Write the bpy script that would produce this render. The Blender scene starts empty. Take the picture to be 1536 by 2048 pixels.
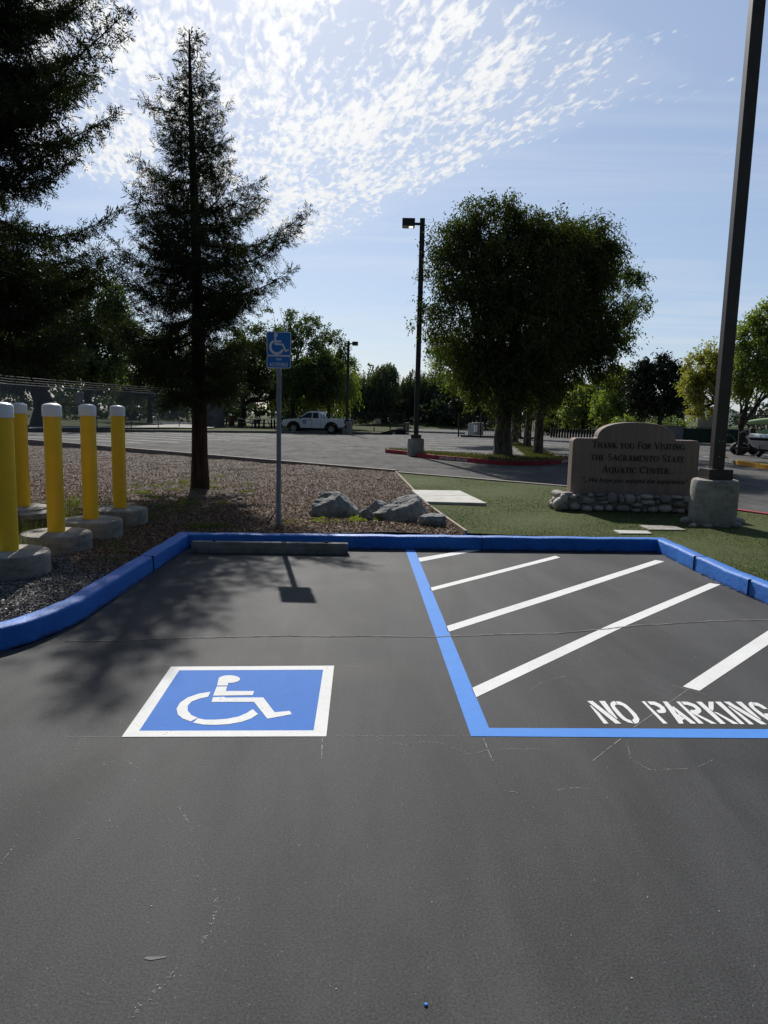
import bpy, bmesh, math, random
import numpy as np
from mathutils import Vector, Matrix, Euler
rad = math.radians
random.seed(7); rng = np.random.default_rng(7)
sc = bpy.context.scene
col = sc.collection

# ------------------------------------------------------------ camera
F = 1420.0; CAMH = 1.6
RM = Euler((rad(90-7.8), 0, 0)).to_matrix() @ Matrix.Rotation(rad(1.4), 3, 'Z')
cd = bpy.data.cameras.new('camera'); cam = bpy.data.objects.new('camera', cd); col.objects.link(cam)
cam.matrix_world = Matrix.Translation((0, 0, CAMH)) @ RM.to_4x4()
cd.sensor_fit = 'VERTICAL'; cd.sensor_height = 36; cd.lens = 36*F/2048
cd.clip_start = 0.05; cd.clip_end = 6000
sc.camera = cam
def ray(px, py): return RM @ Vector(((px-768)/F, -(py-1024)/F, -1.0))
def G(px, py, z=0.0):
    d = ray(px, py); t = (z-CAMH)/d.z; return Vector((0, 0, CAMH)) + d*t
def P(px, py, Y):
    d = ray(px, py); return Vector((0, 0, CAMH)) + d*(Y/d.y)
def HZ(px): return 830.2 + (px-768)*math.tan(rad(1.4))

# ------------------------------------------------------------ world and sun
SUN_EL, SUN_AZ = 38.4, -11.7           # azimuth from +Y, negative = to the left
sdir = Vector((math.sin(rad(SUN_AZ))*math.cos(rad(SUN_EL)), math.cos(rad(SUN_AZ))*math.cos(rad(SUN_EL)), math.sin(rad(SUN_EL))))
w = bpy.data.worlds.new('World'); sc.world = w; w.use_nodes = True
nt = w.node_tree; nt.nodes.clear()
def N(t, **k):
    n = nt.nodes.new(t)
    for a, b in k.items():
        if a.startswith('i_'):
            n.inputs[a[2:]].default_value = b
        else: setattr(n, a, b)
    return n
def L(a, b): nt.links.new(a, b)
def setin(s, v):
    if hasattr(v, 'is_output') or isinstance(v, bpy.types.NodeSocket): L(v, s)
    else: s.default_value = v
def M(op, a, b=0.0, c=0.0, clamp=False):
    n = nt.nodes.new('ShaderNodeMath'); n.operation = op; n.use_clamp = clamp
    for i, v in enumerate((a, b, c)): setin(n.inputs[i], v)
    return n.outputs[0]
def SS(v, lo, hi):
    n = nt.nodes.new('ShaderNodeMapRange'); n.interpolation_type = 'SMOOTHSTEP'
    setin(n.inputs[0], v); n.inputs[1].default_value = lo; n.inputs[2].default_value = hi
    return n.outputs[0]
out = N('ShaderNodeOutputWorld'); bg = N('ShaderNodeBackground'); bg.inputs[1].default_value = 0.078
sky = N('ShaderNodeTexSky', sky_type='NISHITA'); sky.sun_disc = False
sky.sun_elevation = rad(SUN_EL); sky.sun_rotation = rad(SUN_AZ)
sky.air_density = 1.0; sky.dust_density = 0.7; sky.ozone_density = 2.0
tc = N('ShaderNodeTexCoord'); sep = N('ShaderNodeSeparateXYZ'); L(tc.outputs['Generated'], sep.inputs[0])
zc = M('MAXIMUM', sep.outputs[2], 0.04)
u = M('DIVIDE', sep.outputs[0], zc); v = M('DIVIDE', sep.outputs[1], zc)
comb = N('ShaderNodeCombineXYZ'); L(u, comb.inputs[0]); L(v, comb.inputs[1])
def noise(vec, scale, detail=4, rough=0.55, dist=0.0, rot=0, sx=1, sy=1):
    if rot:
        m0 = nt.nodes.new('ShaderNodeMapping'); L(vec, m0.inputs[0]); m0.inputs['Rotation'].default_value = (0, 0, rot); vec = m0.outputs[0]
    mp = nt.nodes.new('ShaderNodeMapping'); L(vec, mp.inputs[0]); mp.inputs['Scale'].default_value = (sx, sy, 1)
    n = nt.nodes.new('ShaderNodeTexNoise'); n.inputs['Scale'].default_value = scale; n.inputs['Detail'].default_value = detail
    n.inputs['Roughness'].default_value = rough; n.inputs['Distortion'].default_value = dist
    L(mp.outputs[0], n.inputs['Vector']); return n.outputs[0]
lf = noise(comb.outputs[0], 1.7, 3, 0.5, 0.4)
lfo = M('MULTIPLY', M('SUBTRACT', lf, 0.5), 0.9)
d1 = M('ADD', M('MULTIPLY', M('ADD', u, 0.48), -0.865), M('MULTIPLY', M('SUBTRACT', v, 4.45), -0.5))
d2 = M('ADD', M('MULTIPLY', M('ADD', u, 1.27), 0.835), M('MULTIPLY', M('SUBTRACT', v, 3.25), -0.55))
d3 = M('ADD', M('MULTIPLY', M('SUBTRACT', u, 0.78), -0.594), M('MULTIPLY', M('SUBTRACT', v, 2.29), 0.803))
dm = M('MINIMUM', M('MINIMUM', M('ADD', d1, 0.08), M('ADD', d2, 0.15)), M('MULTIPLY', M('ADD', d3, 0.12), 1.5))
mask = SS(M('ADD', dm, M('MULTIPLY', lfo, 0.45)), -0.22, 0.30)
puff = noise(comb.outputs[0], 12.5, 6, 0.56, 0.35, rot=rad(-14), sx=2.9, sy=1.0)
band = noise(comb.outputs[0], 2.2, 4, 0.6, 0.4, rot=rad(-16), sx=2.4, sy=0.8)
dens = M('ADD', M('ADD', puff, M('MULTIPLY', M('SUBTRACT', band, 0.5), 0.9)), M('MULTIPLY', M('SUBTRACT', mask, 1.0), 0.42))
cl = None
# small loose wisps to the right and thin streaks low down
fin = noise(comb.outputs[0], 34.0, 4, 0.6, 0.2, rot=rad(-14), sx=2.6, sy=1.0)
dens = M('ADD', dens, M('MULTIPLY', M('SUBTRACT', fin, 0.5), 0.22))
cl = M('MULTIPLY', M('MULTIPLY', SS(dens, 0.335, 0.645), SS(mask, 0.0, 0.25)), 0.93)
cl = M('MAXIMUM', cl, M('MULTIPLY', SS(mask, 0.2, 0.9), 0.15))
wsp = noise(comb.outputs[0], 5.0, 6, 0.65, 1.0, rot=rad(-20), sx=2.2, sy=0.8)
wm = noise(comb.outputs[0], 1.1, 2, 0.5, 0.3)
wis = M('MULTIPLY', M('MULTIPLY', SS(wsp, 0.56, 0.80), SS(wm, 0.50, 0.72)), 0.4)
strk = noise(comb.outputs[0], 0.9, 5, 0.6, 0.8, sx=0.22, sy=1.0)
stk = M('MULTIPLY', SS(strk, 0.44, 0.72), 0.30)
cl = M('MAXIMUM', cl, M('MAXIMUM', wis, stk))
sd = N('ShaderNodeVectorMath', operation='DOT_PRODUCT'); L(tc.outputs['Generated'], sd.inputs[0]); sd.inputs[1].default_value = sdir
hdot = N('ShaderNodeVectorMath', operation='DOT_PRODUCT'); L(tc.outputs['Generated'], hdot.inputs[0]); hdot.inputs[1].default_value = (math.sin(rad(SUN_AZ)), math.cos(rad(SUN_AZ)), 0)
cosang = M('MAXIMUM', sd.outputs['Value'], 0.0)
glow = M('POWER', cosang, 8.0)
cb = M('MULTIPLY', M('ADD', 9.0, M('MULTIPLY', glow, 4.0)), M('ADD', 0.35, M('MULTIPLY', SS(hdot.outputs['Value'], -0.4, 0.6), 0.65)))
cc = N('ShaderNodeCombineColor'); L(cb, cc.inputs[0]); L(M('MULTIPLY', cb, 1.0), cc.inputs[1]); L(M('MULTIPLY', cb, 0.99), cc.inputs[2])
veil = N('ShaderNodeMixRGB', blend_type='MIX'); L(M('MULTIPLY', SS(hdot.outputs['Value'], -0.3, 0.8), 0.42), veil.inputs[0]); L(sky.outputs[0], veil.inputs[1]); veil.inputs[2].default_value = (5.4, 7.2, 10.6, 1)
mix = N('ShaderNodeMixRGB'); L(M('MULTIPLY', cl, SS(sep.outputs[2], 0.0, 0.05)), mix.inputs[0]); L(veil.outputs[0], mix.inputs[1]); L(cc.outputs[0], mix.inputs[2])
rear = M('ADD', 0.5, M('MULTIPLY', SS(hdot.outputs['Value'], -0.7, 0.35), 0.5)); rc = N('ShaderNodeVectorMath', operation='SCALE'); L(mix.outputs[0], rc.inputs[0]); L(rear, rc.inputs['Scale']); L(rc.outputs[0], bg.inputs[0]); L(bg.outputs[0], out.inputs[0])

sl = bpy.data.lights.new('sun', 'SUN'); sl.energy = 5.0; sl.angle = rad(0.55); sl.color = (1.0, 0.96, 0.90)
so = bpy.data.objects.new('sun', sl); col.objects.link(so); so.rotation_euler = sdir.to_track_quat('Z', 'Y').to_euler()
sc.view_settings.view_transform = 'Standard'; sc.view_settings.look = 'None'; sc.view_settings.gamma = 1
sc.view_settings.exposure = 0.12

# ------------------------------------------------------------ materials
def new_mat(name):
    global nt
    m = bpy.data.materials.new(name); m.use_nodes = True; nt = m.node_tree; nt.nodes.clear()
    o = N('ShaderNodeOutputMaterial'); return m, o
def ocoord(): return N('ShaderNodeTexCoord').outputs['Object']
def ramp(fac, stops):
    r = N('ShaderNodeValToRGB'); L(fac, r.inputs[0]); e = r.color_ramp.elements
    while len(e) < len(stops): e.new(0.5)
    for i, (p, c) in enumerate(stops): e[i].position = p; e[i].color = (*c, 1)
    return r.outputs[0]
def mixc(f, a, b, mode='MIX'):
    n = N('ShaderNodeMixRGB', blend_type=mode); setin(n.inputs[0], f)
    for i, c in ((1, a), (2, b)):
        if isinstance(c, tuple): n.inputs[i].default_value = (*c, 1)
        else: L(c, n.inputs[i])
    return n.outputs[0]
def bump(h, strength, dist):
    b = N('ShaderNodeBump'); b.inputs['Strength'].default_value = strength; b.inputs['Distance'].default_value = dist; L(h, b.inputs['Height']); return b.outputs[0]
def princ(o, colr, rough=0.6, nrm=None, metal=0.0, spec=0.5, **k):
    p = N('ShaderNodeBsdfPrincipled')
    if isinstance(colr, tuple): p.inputs['Base Color'].default_value = (*colr, 1)
    else: L(colr, p.inputs['Base Color'])
    setin(p.inputs['Roughness'], rough); p.inputs['Metallic'].default_value = metal; p.inputs['Specular IOR Level'].default_value = spec
    if nrm: L(nrm, p.inputs['Normal'])
    for a, b in k.items(): p.inputs[a.replace('_', ' ')].default_value = b
    L(p.outputs[0], o.inputs[0]); return p
def simple(name, c, rough=0.6, var=0.25, scale=6.0, bs=0.2, bd=0.004, bscale=60, metal=0.0, spec=0.5, c2=None):
    m, o = new_mat(name); v = ocoord()
    n = noise(v, scale, 5, 0.6)
    a = tuple(x*(1-var) for x in c); b = c2 if c2 else tuple(min(1, x*(1+var)) for x in c)
    cr = ramp(n, [(0.3, a), (0.7, b)])
    nb = bump(noise(v, bscale, 3, 0.6), bs, bd) if bs else None
    princ(o, cr, rough, nb, metal, spec); return m

def asphalt(name, base, far=False):
    m, o = new_mat(name); v = ocoord()
    big = noise(v, 0.55, 5, 0.62, 0.6); strk = noise(v, 1.5, 5, 0.6, 0.5, rot=-0.06, sx=1.5, sy=0.28)
    fine = noise(v, 120 if not far else 60, 3, 0.8)
    med = noise(v, 14, 4, 0.65)
    k = M('ADD', M('MULTIPLY', M('SUBTRACT', big, 0.5), 1.6), M('MULTIPLY', M('SUBTRACT', strk, 0.5), 1.35))
    k = M('ADD', k, M('MULTIPLY', M('SUBTRACT', med, 0.5), 0.22))
    k = M('ADD', k, M('MULTIPLY', M('SUBTRACT', fine, 0.5), 2.8))
    c = ramp(M('ADD', k, 0.5), [(0.1, tuple(x*0.55 for x in base)), (0.5, base), (0.9, tuple(x*1.5 for x in base))])
    # light aggregate specks
    vo = N('ShaderNodeTexVoronoi'); vo.inputs['Scale'].default_value = 48; L(v, vo.inputs['Vector'])
    pick = noise(v, 19, 1, 0.5)
    sp = M('MULTIPLY', M('LESS_THAN', vo.outputs[0], 0.10), SS(pick, 0.50, 0.62))
    c = mixc(M('MULTIPLY', sp, 0.5), c, (0.28, 0.27, 0.25))
    # dusty swirl scuffs
    wv = noise(v, 3.1, 6, 0.75, 2.2)
    sw = M('MULTIPLY', SS(M('ABSOLUTE', M('SUBTRACT', wv, 0.5)), 0.008, 0.0), SS(noise(v, 0.8, 2), 0.55, 0.7))
    c = mixc(M('MULTIPLY', sw, 0.22), c, (0.25, 0.245, 0.235))
    vb = N('ShaderNodeTexVoronoi'); vb.inputs['Scale'].default_value = 150; L(v, vb.inputs['Vector'])
    h = M('ADD', M('ADD', M('MULTIPLY', noise(v, 230, 3, 0.75, 0, 0, 0.8, 1.3), 1.0), M('MULTIPLY', vb.outputs[0], 0.7)), M('MULTIPLY', med, 0.10))
    rgh = M('ADD', 0.74, M('MULTIPLY', M('SUBTRACT', big, 0.5), 0.3))
    princ(o, c, rgh if not far else 0.92, bump(h, 0.42 if not far else 1.0, 0.0019 if not far else 0.01), spec=0.20 if not far else 0.12); return m
MAT = {}
MAT['asphalt'] = asphalt('asphalt_sealed', (0.0430, 0.0435, 0.0440))
MAT['asphalt_far'] = asphalt('asphalt_worn', (0.100, 0.098, 0.094), True)
def paint(name, c, wear=0.10, rough=0.6, under=(0.06, 0.06, 0.06), bs=0.45, thr=0.70):
    m, o = new_mat(name); v = ocoord()
    n = noise(v, 9, 6, 0.7); f = noise(v, 90, 3, 0.7); big = noise(v, 1.3, 3)
    base = ramp(M('ADD', M('MULTIPLY', n, 0.6), M('MULTIPLY', big, 0.4)), [(0.3, tuple(x*0.86 for x in c)), (0.7, tuple(min(1, x*1.1) for x in c))])
    wr = M('ADD', M('MULTIPLY', SS(M('ADD', M('MULTIPLY', n, 0.5), M('MULTIPLY', f, 0.5)), thr-0.14, thr-0.04), wear*6, clamp=True), M('MULTIPLY', SS(noise(v, 210, 2, 0.6), 0.60, 0.72), 0.35), clamp=True)
    princ(o, mixc(wr, base, under), rough+0.15, bump(M('ADD', M('MULTIPLY', n, 0.6), f), bs, 0.0035), spec=0.18); return m
MAT['white_paint'] = paint('white_road_paint', (0.70, 0.70, 0.68))
MAT['blue_line'] = paint('blue_road_paint', (0.075, 0.245, 0.66), 0.05)
MAT['blue_panel'] = paint('blue_panel_paint', (0.028, 0.15, 0.50), 0.14)
MAT['blue_kerb'] = paint('blue_kerb_paint', (0.012, 0.125, 0.55), 0.06, 0.5, (0.01, 0.03, 0.15), 0.8)
def kerb_paint():
    m, o = new_mat('blue_kerb_paint_worn'); v = ocoord(); sp_ = N('ShaderNodeSeparateXYZ'); L(v, sp_.inputs[0])
    n = noise(v, 7, 6, 0.7); f = noise(v, 55, 4, 0.7); big = noise(v, 1.6, 4, 0.6)
    c = ramp(M('ADD', M('MULTIPLY', n, 0.5), M('MULTIPLY', big, 0.5)), [(0.32, (0.004, 0.105, 0.43)), (0.55, (0.006, 0.145, 0.54)), (0.72, (0.02, 0.19, 0.58))])
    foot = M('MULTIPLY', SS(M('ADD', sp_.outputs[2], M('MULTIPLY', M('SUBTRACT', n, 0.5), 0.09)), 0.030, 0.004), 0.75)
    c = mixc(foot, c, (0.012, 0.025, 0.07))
    scr = M('MULTIPLY', SS(M('ADD', M('MULTIPLY', f, 0.55), M('MULTIPLY', n, 0.45)), 0.60, 0.66), 0.55)
    c = mixc(scr, c, (0.10, 0.13, 0.20))
    dk = M('MULTIPLY', SS(noise(v, 22, 5, 0.7, 0, 0, 0.4, 2.5), 0.62, 0.70), 0.5); c = mixc(dk, c, (0.006, 0.02, 0.09))
    princ(o, c, M('ADD', 0.42, M('MULTIPLY', n, 0.25)), bump(M('ADD', M('MULTIPLY', n, 1.6), f), 0.9, 0.006), spec=0.4); return m
MAT['blue_kerb'] = kerb_paint()
MAT['red_kerb'] = paint('red_kerb_paint', (0.30, 0.035, 0.045), 0.12, 0.6, (0.25, 0.2, 0.18))
MAT['old_line'] = paint('old_white_line', (0.68, 0.68, 0.66), 0.14)
MAT['chalk'] = simple('chalk_line', (0.27, 0.265, 0.25), 0.9, 0.3, 30)
MAT['crack'] = simple('crack_dark', (0.02, 0.02, 0.02), 0.9, 0.3, 30)
MAT['crack_edge'] = simple('crack_pale', (0.17, 0.165, 0.155), 0.9, 0.4, 30)
m, o = new_mat('stained_concrete'); v = ocoord()
n = noise(v, 4.5, 7, 0.68, 0.4); n2 = noise(v, 26, 5, 0.7); st_ = noise(v, 5, 5, 0.65, 0.3, 0, 1.0, 1.0)
mp = N('ShaderNodeMapping'); L(v, mp.inputs[0]); mp.inputs['Scale'].default_value = (3, 3, 14)
bd = N('ShaderNodeTexNoise'); L(mp.outputs[0], bd.inputs['Vector']); bd.inputs['Scale'].default_value = 1.5; bd.inputs['Detail'].default_value = 4
c = ramp(M('ADD', M('MULTIPLY', n, 0.45), M('ADD', M('MULTIPLY', n2, 0.25), M('MULTIPLY', bd.outputs[0], 0.3))), [(0.34, (0.13, 0.12, 0.10)), (0.5, (0.29, 0.275, 0.24)), (0.66, (0.42, 0.405, 0.36))])
pit = SS(noise(v, 60, 3, 0.6), 0.64, 0.72); c = mixc(M('MULTIPLY', pit, 0.6), c, (0.07, 0.065, 0.055))
princ(o, c, 0.88, bump(M('ADD', M('MULTIPLY', n, 1.5), M('SUBTRACT', n2, M('MULTIPLY', pit, 0.8))), 0.9, 0.012), spec=0.3); MAT['concrete'] = m
MAT['concrete_light'] = simple('concrete_light', (0.42, 0.41, 0.37), 0.85, 0.18, 4, 0.3, 0.004, 60)
MAT['concrete_dark'] = simple('concrete_stop', (0.17, 0.165, 0.15), 0.85, 0.35, 9, 0.6, 0.006, 50)
MAT['yellow'] = simple('yellow_sleeve', (0.88, 0.53, 0.012), 0.38, 0.06, 3, 0.05, 0.001, 40)
MAT['cap_white'] = simple('cap_white', (0.78, 0.79, 0.80), 0.4, 0.05, 4, 0.05, 0.001)
MAT['pole_brown'] = simple('pole_bronze', (0.048, 0.042, 0.036), 0.40, 0.2, 4, 0.1, 0.001, 90, 0.0, 0.35)
MAT['steel'] = simple('galvanised_steel', (0.20, 0.22, 0.24), 0.5, 0.2, 8, 0.1, 0.001, 80, metal=0.3)
MAT['black_metal'] = simple('black_metal', (0.012, 0.012, 0.013), 0.5, 0.2, 8, 0)
MAT['grey_wire'] = simple('grey_wire', (0.09, 0.10, 0.12), 0.6, 0.2, 8, 0)
MAT['sign_blue'] = simple('sign_blue', (0.006, 0.16, 0.50), 0.5, 0.06, 5, 0)
MAT['sign_white'] = simple('sign_white', (0.72, 0.74, 0.76), 0.5, 0.05, 5, 0)
MAT['timber'] = simple('timber_edging', (0.26, 0.20, 0.15), 0.85, 0.3, 12, 0.4, 0.004, 40)
MAT['kerb_grey'] = simple('kerb_grey', (0.20, 0.17, 0.15), 0.85, 0.3, 4, 0.4, 0.005, 40)
MAT['earth'] = simple('dry_earth', (0.13, 0.115, 0.07), 0.95, 0.35, 0.6, 0.4, 0.02, 8)
MAT['verge'] = simple('dry_grass_ground', (0.085, 0.08, 0.035), 0.98, 0.4, 0.5, 0.8, 0.05, 10, 0.0, 0.1, c2=(0.06, 0.085, 0.025))
MAT['mulch'] = simple('mulch_ground', (0.065, 0.045, 0.033), 0.95, 0.5, 22, 0.9, 0.02, 45)
MAT['gravel'] = simple('gravel_ground', (0.07, 0.066, 0.06), 0.95, 0.5, 30, 0.9, 0.015, 60)
MAT['black'] = simple('black_rubber', (0.012, 0.012, 0.012), 0.8, 0.2, 10, 0)
MAT['letter'] = simple('engraved_letter', (0.012, 0.011, 0.010), 0.8, 0.2, 20, 0)
MAT['orange'] = simple('cone_orange', (0.75, 0.09, 0.02), 0.5, 0.08, 10, 0)
MAT['amber_kerb'] = paint('amber_kerb_paint', (0.72, 0.36, 0.05), 0.05)
MAT['green_screen'] = simple('green_screen', (0.008, 0.040, 0.028), 0.8, 0.3, 2, 0.2)
MAT['pale_green'] = simple('pale_green_hull', (0.34, 0.44, 0.18), 0.4, 0.1, 2, 0)
MAT['beige'] = simple('beige_wall', (0.34, 0.32, 0.27), 0.8, 0.12, 1, 0.2)
MAT['grey_wall'] = simple('grey_wall', (0.24, 0.25, 0.24), 0.8, 0.12, 1, 0.2)
MAT['truck_white'] = simple('truck_white', (0.70, 0.72, 0.74), 0.25, 0.03, 2, 0)
MAT['glass_dark'] = simple('dark_glass', (0.015, 0.018, 0.022), 0.08, 0.1, 2, 0)
MAT['rim'] = simple('alloy_rim', (0.45, 0.46, 0.47), 0.35, 0.1, 4, 0, metal=0.7)
MAT['navy'] = simple('navy_gelcoat', (0.01, 0.012, 0.035), 0.25, 0.1, 2, 0)
MAT['dark_cloth'] = simple('dark_cloth', (0.02, 0.022, 0.03), 0.9, 0.2, 9, 0)
MAT['pale_cloth'] = simple('pale_cloth', (0.6, 0.6, 0.6), 0.9, 0.1, 9, 0)
MAT['skin'] = simple('skin', (0.35, 0.2, 0.14), 0.6, 0.1, 9, 0)
MAT['rust'] = simple('rusty_red', (0.11, 0.035, 0.025), 0.8, 0.3, 6, 0)
MAT['lamp'] = None
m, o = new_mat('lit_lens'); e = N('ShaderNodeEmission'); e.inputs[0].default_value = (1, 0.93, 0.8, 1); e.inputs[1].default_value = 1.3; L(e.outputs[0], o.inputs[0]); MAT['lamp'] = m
m, o = new_mat('lens'); princ(o, (0.25, 0.24, 0.2), 0.25); MAT['lens'] = m

# artificial turf
m, o = new_mat('turf'); v = ocoord()
n1 = noise(v, 110, 3, 0.75); n2 = noise(v, 1.2, 4, 0.6, 0.5); n3 = noise(v, 9, 4, 0.7)
k = M('ADD', M('MULTIPLY', n1, 0.55), M('ADD', M('MULTIPLY', n2, 0.25), M('MULTIPLY', n3, 0.2)))
c = ramp(k, [(0.33, (0.026, 0.036, 0.011)), (0.55, (0.080, 0.096, 0.036)), (0.72, (0.10, 0.125, 0.045))])
princ(o, c, 0.9, bump(n1, 0.5, 0.006), spec=0.08); MAT['turf'] = m
# bark
def bark(name, c, sx=14, sz=1.6):
    m, o = new_mat(name); v = ocoord()
    mp = N('ShaderNodeMapping'); L(v, mp.inputs[0]); mp.inputs['Scale'].default_value = (sx, sx, sz)
    n = N('ShaderNodeTexNoise'); n.inputs['Scale'].default_value = 1.4; n.inputs['Detail'].default_value = 6; n.inputs['Distortion'].default_value = 0.6; L(mp.outputs[0], n.inputs['Vector'])
    cr = ramp(n.outputs[0], [(0.35, tuple(x*0.3 for x in c)), (0.65, tuple(x*1.25 for x in c))])
    princ(o, cr, 0.9, bump(n.outputs[0], 1.0, 0.04), spec=0.2); return m
MAT['bark_red'] = bark('redwood_bark', (0.075, 0.042, 0.032), 16, 1.3)
MAT['bark_grey'] = bark('grey_bark', (0.12, 0.10, 0.085), 7, 2.0)
MAT['bark_dark'] = bark('dark_bark', (0.045, 0.038, 0.032), 5, 1.5)
# foliage
def leafmat(name, c1, c2, trans=0.35, gloss=0.06):
    m, o = new_mat(name)
    g = N('ShaderNodeNewGeometry'); r = g.outputs['Random Per Island']
    cl_ = noise(ocoord(), 0.9, 3, 0.6)
    f = M('ADD', M('MULTIPLY', r, 0.6), M('MULTIPLY', cl_, 0.5), clamp=True)
    c = mixc(f, c1, c2)
    d = N('ShaderNodeBsdfDiffuse'); L(c, d.inputs[0])
    t = N('ShaderNodeBsdfTranslucent'); L(mixc(1.0, c, (1.25, 1.35, 0.55), 'MULTIPLY'), t.inputs[0])
    gl = N('ShaderNodeBsdfGlossy'); gl.inputs[0].default_value = (0.9, 0.95, 1, 1); gl.inputs['Roughness'].default_value = 0.38
    a = N('ShaderNodeMixShader'); a.inputs[0].default_value = trans; L(d.outputs[0], a.inputs[1]); L(t.outputs[0], a.inputs[2])
    b = N('ShaderNodeMixShader'); b.inputs[0].default_value = gloss; L(a.outputs[0], b.inputs[1]); L(gl.outputs[0], b.inputs[2])
    L(b.outputs[0], o.inputs[0]); return m
MAT['needle'] = leafmat('redwood_needles', (0.014, 0.020, 0.011), (0.040, 0.052, 0.024), 0.22, 0.015)
MAT['leaf_dark'] = leafmat('dark_leaves', (0.024, 0.036, 0.011), (0.085, 0.105, 0.025), 0.40, 0.02)
MAT['leaf_mag'] = leafmat('glossy_dark_leaves', (0.010, 0.016, 0.008), (0.028, 0.036, 0.014), 0.08, 0.03)
MAT['leaf_mid'] = leafmat('mid_leaves', (0.04, 0.06, 0.02), (0.09, 0.13, 0.035), 0.4, 0.04)
MAT['leaf_bright'] = leafmat('bright_leaves', (0.10, 0.13, 0.03), (0.21, 0.26, 0.055), 0.5, 0.04)
MAT['leaf_yellow'] = leafmat('yellow_green_leaves', (0.16, 0.165, 0.035), (0.30, 0.28, 0.06), 0.5, 0.04)
MAT['leaf_grey'] = leafmat('grey_green_leaves', (0.045, 0.06, 0.035), (0.085, 0.105, 0.055), 0.35, 0.04)
MAT['leaf_far'] = leafmat('distant_leaves', (0.035, 0.05, 0.035), (0.06, 0.08, 0.05), 0.2, 0.02)
MAT['weed'] = leafmat('weed_leaves', (0.07, 0.09, 0.02), (0.17, 0.19, 0.05), 0.4, 0.03)
MAT['sedum'] = leafmat('yellow_green_groundcover', (0.14, 0.19, 0.03), (0.30, 0.34, 0.07), 0.4, 0.03)
MAT['chipa'] = leafmat('bark_chips', (0.040, 0.025, 0.015), (0.34, 0.228, 0.148), 0.0, 0.01)
MAT['chipg'] = leafmat('gravel_chips', (0.05, 0.047, 0.043), (0.28, 0.26, 0.235), 0.0, 0.02)
# rock
m, o = new_mat('boulder_rock'); v = ocoord()
n = noise(v, 3.2, 7, 0.7, 0.8); n2 = noise(v, 14, 5, 0.7)
c = ramp(M('ADD', M('MULTIPLY', n, 0.6), M('MULTIPLY', n2, 0.4)), [(0.3, (0.10, 0.105, 0.10)), (0.5, (0.22, 0.225, 0.215)), (0.68, (0.40, 0.39, 0.355))])
princ(o, c, 0.85, bump(M('ADD', n, M('MULTIPLY', n2, 0.5)), 0.9, 0.03), spec=0.3); MAT['rock'] = m
m, o = new_mat('river_cobbles'); v = ocoord(); g = N('ShaderNodeNewGeometry')
c = ramp(g.outputs['Random Per Island'], [(0.0, (0.24, 0.215, 0.19)), (0.5, (0.40, 0.37, 0.33)), (1.0, (0.58, 0.54, 0.48))])
c = mixc(0.5, c, ramp(noise(v, 18, 5, 0.7), [(0.3, (0.35, 0.33, 0.3)), (0.7, (1, 1, 1))]), 'MULTIPLY')
princ(o, c, 0.8, bump(noise(v, 60, 4), 0.4, 0.004), spec=0.3); MAT['cobble'] = m
# monument panel: pinkish tan concrete with rain streaks
m, o = new_mat('tan_sign_concrete'); v = ocoord()
n = noise(v, 2.2, 5, 0.6); st = noise(v, 3.0, 5, 0.65, 0.0, 0, 6.0, 1.0)
mp = N('ShaderNodeMapping'); L(v, mp.inputs[0]); mp.inputs['Scale'].default_value = (16, 16, 0.8)
st = N('ShaderNodeTexNoise'); L(mp.outputs[0], st.inputs['Vector']); st.inputs['Scale'].default_value = 1.2; st.inputs['Detail'].default_value = 5
c = ramp(M('ADD', M('MULTIPLY', n, 0.5), M('MULTIPLY', st.outputs[0], 0.5)), [(0.3, (0.19, 0.145, 0.122)), (0.7, (0.30, 0.235, 0.20))])
princ(o, c, 0.85, bump(noise(v, 70, 4), 0.4, 0.004), spec=0.3); MAT['tan'] = m

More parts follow.
